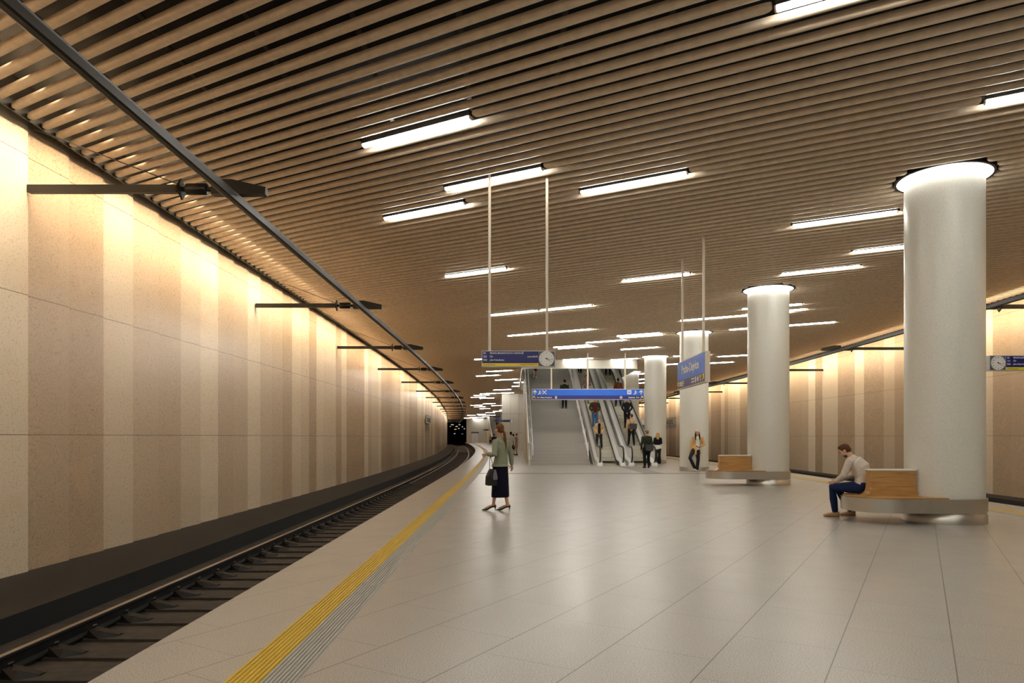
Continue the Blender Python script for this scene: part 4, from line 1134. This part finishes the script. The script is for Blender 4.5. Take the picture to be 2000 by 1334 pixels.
def PX_(px, py, y): return V(((px-1000)/F*y, y, EYE+(HOR-py)/F*y))
def strap_bag(label, anchor, P, info, size, m, side=1, back=True, hang=.50, tilt=0):
    # messenger bag with its strap over the opposite shoulder
    f, r = info['f'], info['r']; h = info['h']; w_, hh, t_ = size
    s = -1 if back else 1
    c = anchor+P['pelvis']+V((0, 0, (hang-.525)*h))+r*side*.03*h*1.5+f*s*(.075*h+t_/2+.02)
    t = thing('messenger_bag', label, 'bag', c, math.atan2(r.y, r.x))
    b = MB(); pr = lambda z, a, q: [(-a, -q, z), (a, -q, z), (a, q, z), (-a, q, z)]
    b.loft([pr(-hh/2, w_/2*.9, t_/2*.85), pr(-hh/2+.03, w_/2, t_/2), pr(hh/2-.04, w_/2, t_/2), pr(hh/2, w_/2*.94, t_/2*.5)]); bd = b.build('bag_body', m, t)
    b = MB(); b.box(-w_/2-.004, w_/2+.004, -t_/2-.006, t_/2+.006, -.01, hh/2+.006); b.build('flap', m, t)
    b = MB(); b.tube([(-.07, 0, hh/2), (-.05, 0, hh/2+.035), (.05, 0, hh/2+.035), (.07, 0, hh/2)], .008, 8); b.build('handle', MT['rubber'], t)
    if tilt: bd.rotation_euler = (0, 0, 0)
    sh = anchor+P['sh'+('L' if side > 0 else 'R')]+V((0, 0, .045*h))
    mi = Matrix.Rotation(-math.atan2(r.y, r.x), 4, 'Z')
    e1 = c+r*(-side)*w_*.42+V((0, 0, hh/2)); e2 = c+r*side*w_*.45+V((0, 0, hh/2))
    mid = anchor+P['chest']+f*s*.088*h; fr_ = anchor+P['chest']-f*s*.085*h; sd_ = anchor+P['waist']+r*side*.105*h
    b = MB(); pts = [mi @ (p-c) for p in (e1, (e1*.35+mid*.65), mid*.5+sh*.5+f*s*.03, sh, fr_*.5+sh*.5-f*s*.03, fr_*.6+sd_*.4-f*s*.03, sd_, e2)]
    b.tube(pts, .014, 8); b.build('strap', MT['rubber'], t, smooth=True)
    t.rotation_euler = (0, tilt, math.atan2(r.y, r.x)) if not tilt else (0, 0, math.atan2(r.y, r.x))
    return t

K_G = .2/SL
def on_esc(xpx, y):  # stands on the escalator step nearest to depth y
    k = round((y-36+.3-K_G/2)/K_G); yy = 36-.3+k*K_G+K_G*.5; return ((xpx-1000)/F*yy, yy, .2*k+.014)
def on_stair(xpx, y):
    k = round((y-SY0-GO/2)/GO); yy = SY0+k*GO+GO*.5-.07; return ((xpx-1000)/F*yy, yy, (k+1)*RISE+.004)

c_green = cloth('sage_blazer', (.235, .25, .175)); c_navy = cloth('navy_skirt', (.006, .006, .016)); c_black = cloth('black_cloth', (.010, .010, .011))
c_beige = cloth('beige_knit', (.60, .53, .46)); c_jean = cloth('dark_blue_jeans', (.012, .022, .075)); c_camel = cloth('camel_coat', (.56, .35, .15))
c_white = cloth('white_cloth', (.72, .70, .66)); c_olive = cloth('olive_cloth', (.055, .06, .025)); c_darkgreen = cloth('dark_green_cloth', (.03, .035, .018))
c_wine = cloth('wine_red_cloth', (.16, .018, .03)); c_blue = cloth('mid_blue_jeans', (.06, .15, .32)); c_mauve = cloth('mauve_shirt', (.24, .17, .17))
c_rust = cloth('rust_brown_cloth', (.15, .045, .018)); c_tan = cloth('tan_cloth', (.52, .36, .20)); c_dk = cloth('charcoal_cloth', (.022, .022, .026))
c_grey = cloth('grey_bag_cloth', (.065, .065, .07)); c_rose = cloth('dusty_pink_cloth', (.42, .27, .23))
h_br = cloth('brown_hair', (.09, .04, .018), .5); h_aub = cloth('auburn_hair', (.13, .055, .02), .45); h_dk = cloth('dark_hair', (.018, .012, .010), .5); h_bl = cloth('blonde_hair', (.52, .33, .14), .5)
h_lt = cloth('light_brown_hair', (.20, .10, .045), .5)
s_suede = cloth('suede', (.42, .27, .14)); s_white = mat('white_leather', (.75, .75, .73), .5); s_black = mat('black_leather', (.01, .01, .01), .3); s_brown = mat('brown_leather', (.12, .04, .02), .4)

# 1 the woman in the green blazer
yw = 13.9; base = V((PX_(972, 997, yw).x, yw, 0))
q = lambda px, py, dy=0: PX_(px, py, yw+dy)
r_, P_, I_ = person('woman with a long ponytail in a sage green blazer and long navy skirt, back turned', base, h=1.74, fem=True, hair='pony', hair_m=h_aub,
    fwd=(-.62, .78, 0), head_yaw=math.radians(12), vox=.007, heels=True, top=None, skirt=c_navy, skirt_hem=.155, skirt_w=.108, coat=(c_green, False, .022, .013), coat_hem=.50, shoes=s_black, curl=.25,
    J=dict(head=q(975, 838.5), neck=q(977, 857), shL=q(967.5, 863, -.11), shR=q(991, 862.5, .11), chest=q(978.5, 875), waist=q(979, 891), pelvis=q(977.5, 906),
           hipL=q(972, 909, -.05), hipR=q(982, 909, .05), knL=q(969, 946, -.04), knR=q(985, 946, .03), anL=q(963.5, 986.5, -.02), anR=q(991.5, 986.8, -.02),
           elL=q(966, 889, -.24), wrL=q(953.5, 887, -.10), elR=q(998, 886, .14), wrR=q(999.5, 907, .15), ftL=(-.95, .2, 0), ftR=(-.95, .2, 0)), hdir={'L': (-.9, .4, -.2), 'R': (.06, -.05, -1)})
MB().build('x', MT['rubber']) if False else None
for q_, s in (('R', 1), ('L', -1)):  # dark cuffs under the blazer sleeves
    b = MB(); w0 = P_['el'+q_].lerp(P_['wr'+q_], .92); w1 = P_['el'+q_].lerp(P_['wr'+q_], 1.02); limb(b, [w0, w1], [.034, .033], round_ends=False); b.build('cuff', c_navy, r_, smooth=True)
t = thing('handbag', 'black leather handbag hanging at the left side of the woman in the green blazer', 'bag', q(959.5, 932, -.34), math.radians(30))
b = MB(); pr = lambda z, a, w: [(-a, -w, z), (a, -w, z), (a, w, z), (-a, w, z)]
b.loft([pr(-.165, .085, .05), pr(-.15, .105, .06), pr(.02, .10, .05), pr(.13, .055, .03), pr(.165, .035, .02)]); b.build('bag_body', s_black, t)
b = MB(); b.loft([pr(-.06, .045, .01), pr(.0, .05, .012), pr(.14, .012, .01)]); g = b.build('lining', mat('lavender_grey', (.16, .15, .19), .5), t); g.location = (.055, -.058, .01)
b = MB(); top_ = (q(957.5, 887.5, -.13)-q(959.5, 932, -.34)); mi = Matrix.Rotation(-math.radians(30), 3, 'Z'); tp = mi @ top_
for s in (-1, 1): b.tube([(s*.035, 0, .155), (s*.03+tp.x*.4, tp.y*.4, .155+(tp.z-.155)*.5), (tp.x, tp.y, tp.z-.03)], .006, 8)
b.build('strap', s_black, t)

# 2 the seated man
A = lambda x, y, z: V((x, y, z))
r_, P_, I_ = person('bearded man in a beige jumper and navy jeans sitting on the bench, head bowed', (6.1, 12.6, 0), h=1.78, bulk=1.14, boot=.04, skin=SKIN, hair='short', hair_m=h_br, vox=.008, seated=True,
    fwd=(-.8, .6, 0), head_pitch=math.radians(-38), top=c_beige, top_hem=.52, pants=c_jean, shoes=s_suede, curl=.5,
    J=dict(pelvis=A(6.38, 12.43, .58), waist=A(6.40, 12.44, .75), chest=A(6.37, 12.48, .94), neck=A(6.245, 12.53, 1.11), head=A(6.145, 12.60, 1.245),
           shL=A(6.13, 12.40, 1.055), shR=A(6.40, 12.62, 1.03), elL=A(6.03, 12.42, .79), wrL=A(5.99, 12.60, .685), elR=A(6.42, 12.84, .80), wrR=A(6.14, 12.86, .68),
           hipL=A(6.30, 12.37, .575), hipR=A(6.41, 12.53, .575), knL=A(5.955, 12.70, .555), knR=A(6.16, 12.98, .56), anL=A(6.06, 12.80, .085), anR=A(6.44, 12.95, .085),
           ftL=(-.95, .30, 0), ftR=(-.9, .4, 0)), hdir={'L': (-.75, .5, -.35), 'R': (-.9, -.1, -.3)})
hc = P_['head']; hf = V((-.8*.788, .6*.788, -.616)); hu = V((-.8*.616, .6*.616, .788))
b = MB(); ball(b, hc-hu*.048*1.78+hf*.022*1.78, (.030*1.78, .026*1.78, .020*1.78), hf, hu); ball(b, hc-hu*.036*1.78+hf*.036*1.78, (.020*1.78, .012*1.78, .008*1.78), hf, hu)
smooth_join(b, 'beard', h_br, r_, .006)

# 3 the leaning woman
yw = 29.35; q = lambda px, py, dy=0: PX_(px, py, yw+dy); base = V((q(1361, 920).x, yw, 0))
r_, P_, I_ = person('woman in a cream beanie and open camel coat leaning against the third column', base, h=1.76, fem=True, skin=SKIN, hair='long', hair_m=h_dk, vox=.011,
    fwd=(-.05, -1, 0), hat=cloth('cream_pink_knit', (.62, .45, .35)), top=c_white, pants=c_dk, coat=(c_camel, True, .02), coat_hem=.38, shoes=s_white, belt=c_black, flare=.006,
    J=dict(head=q(1362, 845.5), neck=q(1362.3, 853.5, .03), shR=q(1355, 855, .02), shL=q(1370, 854.5, .02), chest=q(1362, 861, .06), waist=q(1360.5, 869, .04), pelvis=q(1358.8, 876, .0),
           hipR=q(1355, 878, 0), hipL=q(1361.8, 878, 0), elR=q(1350.5, 868, .03), wrR=q(1349, 878.5, -.05), elL=q(1375, 868.5, .02), wrL=q(1367, 872.5, -.15),
           knL=q(1363.6, 897, -.05), anL=q(1361.3, 917, -.05), knR=q(1347.5, 894.5, -.28), anR=q(1357.5, 915.2, -.16), ftL=(-.7, -.7, 0), ftR=(-.6, -.8, 0)), hdir={'R': (.1, -.1, -1), 'L': (-1, -.1, -.1)})

# 4, 5 the pair by the escalator
o4 = V((6.47, 32.8, 0))
r_, P_, I_ = person('man in a dark green jumper with a grey bag slung across his back', o4, yaw=math.radians(8), h=1.83, hair='short', hair_m=h_lt, head_yaw=math.radians(35), legs='stand', top=c_darkgreen, pants=c_black, shoes=s_black)
strap_bag('grey messenger bag on the back of the man in the dark green jumper', o4, P_, I_, (.36, .30, .10), c_grey, side=1, hang=.53)
r_, P_, I_ = person('blonde woman in wide dark trousers, cream jacket tied round her waist', (8.03, 37.6, 0), yaw=math.radians(-10), h=1.76, fem=True, hair='long', hair_m=h_bl, legs='walk', top=c_black, pants=c_dk, coat=None, flare=.028, shoes=s_black, arms='forward')
b = MB(); p0 = P_['pelvis']; limb(b, [p0+V((0, 0, .12)), p0+V((0, 0, .02)), p0+V((.03, 0, -.10))], [.155, .185, .20], [.12, .145, .15], xa=I_['r'], n=20, round_ends=False); smooth_join(b, 'tied_jacket', c_white, r_, .012)

# riders of the outer escalator
def rider(label, px, y, **k): return person(label, on_esc(px, y), **k)
l = on_esc(1233, 38.0)
r_, P_, I_ = person('man in a sand coloured shirt with a grey bag riding up the outer escalator', l, yaw=math.radians(-5), h=1.76, hair='short', hair_m=h_br, head_yaw=math.radians(40), top=c_tan, pants=c_black, legs='apart', shoes=c_grey, arms='down')
strap_bag('grey bag at the hip of the man in the sand coloured shirt', V(l), P_, I_, (.42, .28, .10), c_grey, side=1, hang=.60)
rider('man in a navy jumper striding up the outer escalator', 1224.5, 40.1, yaw=0, h=1.82, hair='short', hair_m=h_lt, top=c_dk, pants=c_black, legs='stand', shoes=s_black, arms='pockets')
rider('man in a rust brown jacket and blue jeans riding up the outer escalator', 1207.5, 43.1, yaw=math.radians(-6), h=1.80, skin=SKIN3, hair='short', hair_m=h_dk, top=c_rust, pants=c_jean, legs='apart', shoes=s_brown, head_yaw=math.radians(-25))
rider('person in dark jeans near the top of the outer escalator, only the legs in view', 1187.5, 48.3, yaw=0, h=1.78, hair='short', hair_m=h_dk, top=c_dk, pants=c_jean, legs='apart', shoes=s_brown)
# riders of the inner escalator, facing the viewer
rider('man in an olive parka, wine red shirt and blue jeans riding down the inner escalator', 1162, 40.15, yaw=PI, h=1.80, hair='short', hair_m=h_lt, top=c_wine, coat=(c_olive, True, .01), coat_hem=.49, pants=c_blue, legs='stand', arms='pockets', shoes=s_white)
rider('woman in a tan cardigan over a black top riding down the inner escalator', 1170, 37.6, yaw=PI, h=1.70, fem=True, hair='bun', hair_m=h_br, top=c_black, coat=(c_tan, True, .01), coat_hem=.50, pants=c_dk, legs='apart', arms='pockets', shoes=s_black)
rider('man in a mauve shirt with folded arms riding down the inner escalator', 1145, 43.6, yaw=PI, h=1.80, skin=SKIN2, hair='short', hair_m=h_dk, top=c_mauve, pants=c_tan, legs='apart', arms='crossed', shoes=s_black)
rider('person in black trousers near the top of the inner escalator, only the legs in view', 1132, 48.8, yaw=PI, h=1.75, hair='short', hair_m=h_dk, top=c_black, pants=c_black, shoes=s_black)
# on the granite stairs
person('man in a dark olive jacket and black trousers climbing the granite stairs', on_stair(1102.5, 42.4), yaw=0, h=1.80, hair='short', hair_m=h_dk, top=c_darkgreen, pants=c_black, shoes=s_black, arms='forward', head_yaw=math.radians(30))
person('bare legged woman in a black skirt high up on the granite stairs', on_stair(1045, 47.5), yaw=0, h=1.70, fem=True, hair='pony', hair_m=h_br, top=c_tan, skirt=c_black, skirt_hem=.30, skirt_w=.075, shoes=s_white, legs='walk')
# the far group beside the pale block
person('dark haired man in a white shirt and black trousers walking past the pale block', (-.08, 46.5, 0), yaw=math.radians(25), h=1.84, hair='short', hair_m=h_dk, top=c_white, pants=c_black, shoes=s_black, legs='walk')
person('dark haired woman in a black dress standing by the pale block', (.10, 56.0, 0), yaw=math.radians(35), h=1.74, fem=True, hair='pony', hair_m=h_dk, top=c_black, skirt=c_black, skirt_hem=.27, skirt_w=.08, shoes=s_black, legs='stand')
person('woman in a dusty pink dress with folded arms standing by the pale block', (.36, 55.2, 0), yaw=math.radians(75), h=1.78, fem=True, hair='bun', hair_m=h_lt, top=c_rose, skirt=c_rose, skirt_hem=.32, skirt_w=.078, shoes=s_black, arms='crossed')
person('distant person in a light top and black trousers near the end wall', (-4.1, 128, 0), yaw=PI, h=1.72, hair='short', hair_m=h_dk, top=c_tan, pants=c_black, shoes=s_black, arms='crossed', vox=.02)
person('person in a dark jacket hidden behind the shoulder of the woman in the green blazer', (-1.84, 70, 0), yaw=math.radians(20), h=1.80, hair='short', hair_m=h_br, top=c_dk, pants=c_black, shoes=s_black, vox=.016)
# dark case standing on a step
l = on_esc(1215, 43.9)
t = thing('travel_bag', 'black bag standing on a step beside the man in the rust brown jacket', 'bag', (l[0], l[1]-.05, l[2]+.012))
b = MB(); b.loft([[(-.2, -.09, 0), (.2, -.09, 0), (.2, .09, 0), (-.2, .09, 0)], [(-.22, -.1, .04), (.22, -.1, .04), (.22, .1, .04), (-.22, .1, .04)], [(-.2, -.09, .3), (.2, -.09, .3), (.2, .09, .3), (-.2, .09, .3)]]); b.build('bag_body', c_black, t)
b = MB(); b.tube([(-.08, 0, .29), (-.07, 0, .37), (.07, 0, .37), (.08, 0, .29)], .01, 8); b.build('handle', MT['rubber'], t)
# ------------------------------------------------------------------ world, camera, render look
w = bpy.data.worlds.new('world'); SC.world = w; w.use_nodes = True
w.node_tree.nodes['Background'].inputs[0].default_value = (0, 0, 0, 1)
cd = bpy.data.cameras.new('camera'); cam = bpy.data.objects.new('camera', cd); C.objects.link(cam)
cd.lens = 24; cd.sensor_width = 36; cd.shift_y = (HOR-667)/2000; cd.clip_end = 500; cd.clip_start = .05
cam.location = (0, 0, EYE); cam.rotation_euler = (PI/2, 0, 0); SC.camera = cam
SC.view_settings.view_transform = 'Standard'; SC.view_settings.look = 'None'; SC.view_settings.gamma = 1
SC.view_settings.exposure = 0.74
SC.cycles.use_denoising = True
SC.cycles.max_bounces = 8; SC.cycles.diffuse_bounces = 5; SC.cycles.glossy_bounces = 4; SC.cycles.transmission_bounces = 4
SC.cycles.sample_clamp_indirect = 6.0
SC.cycles.caustics_reflective = False; SC.cycles.caustics_refractive = False
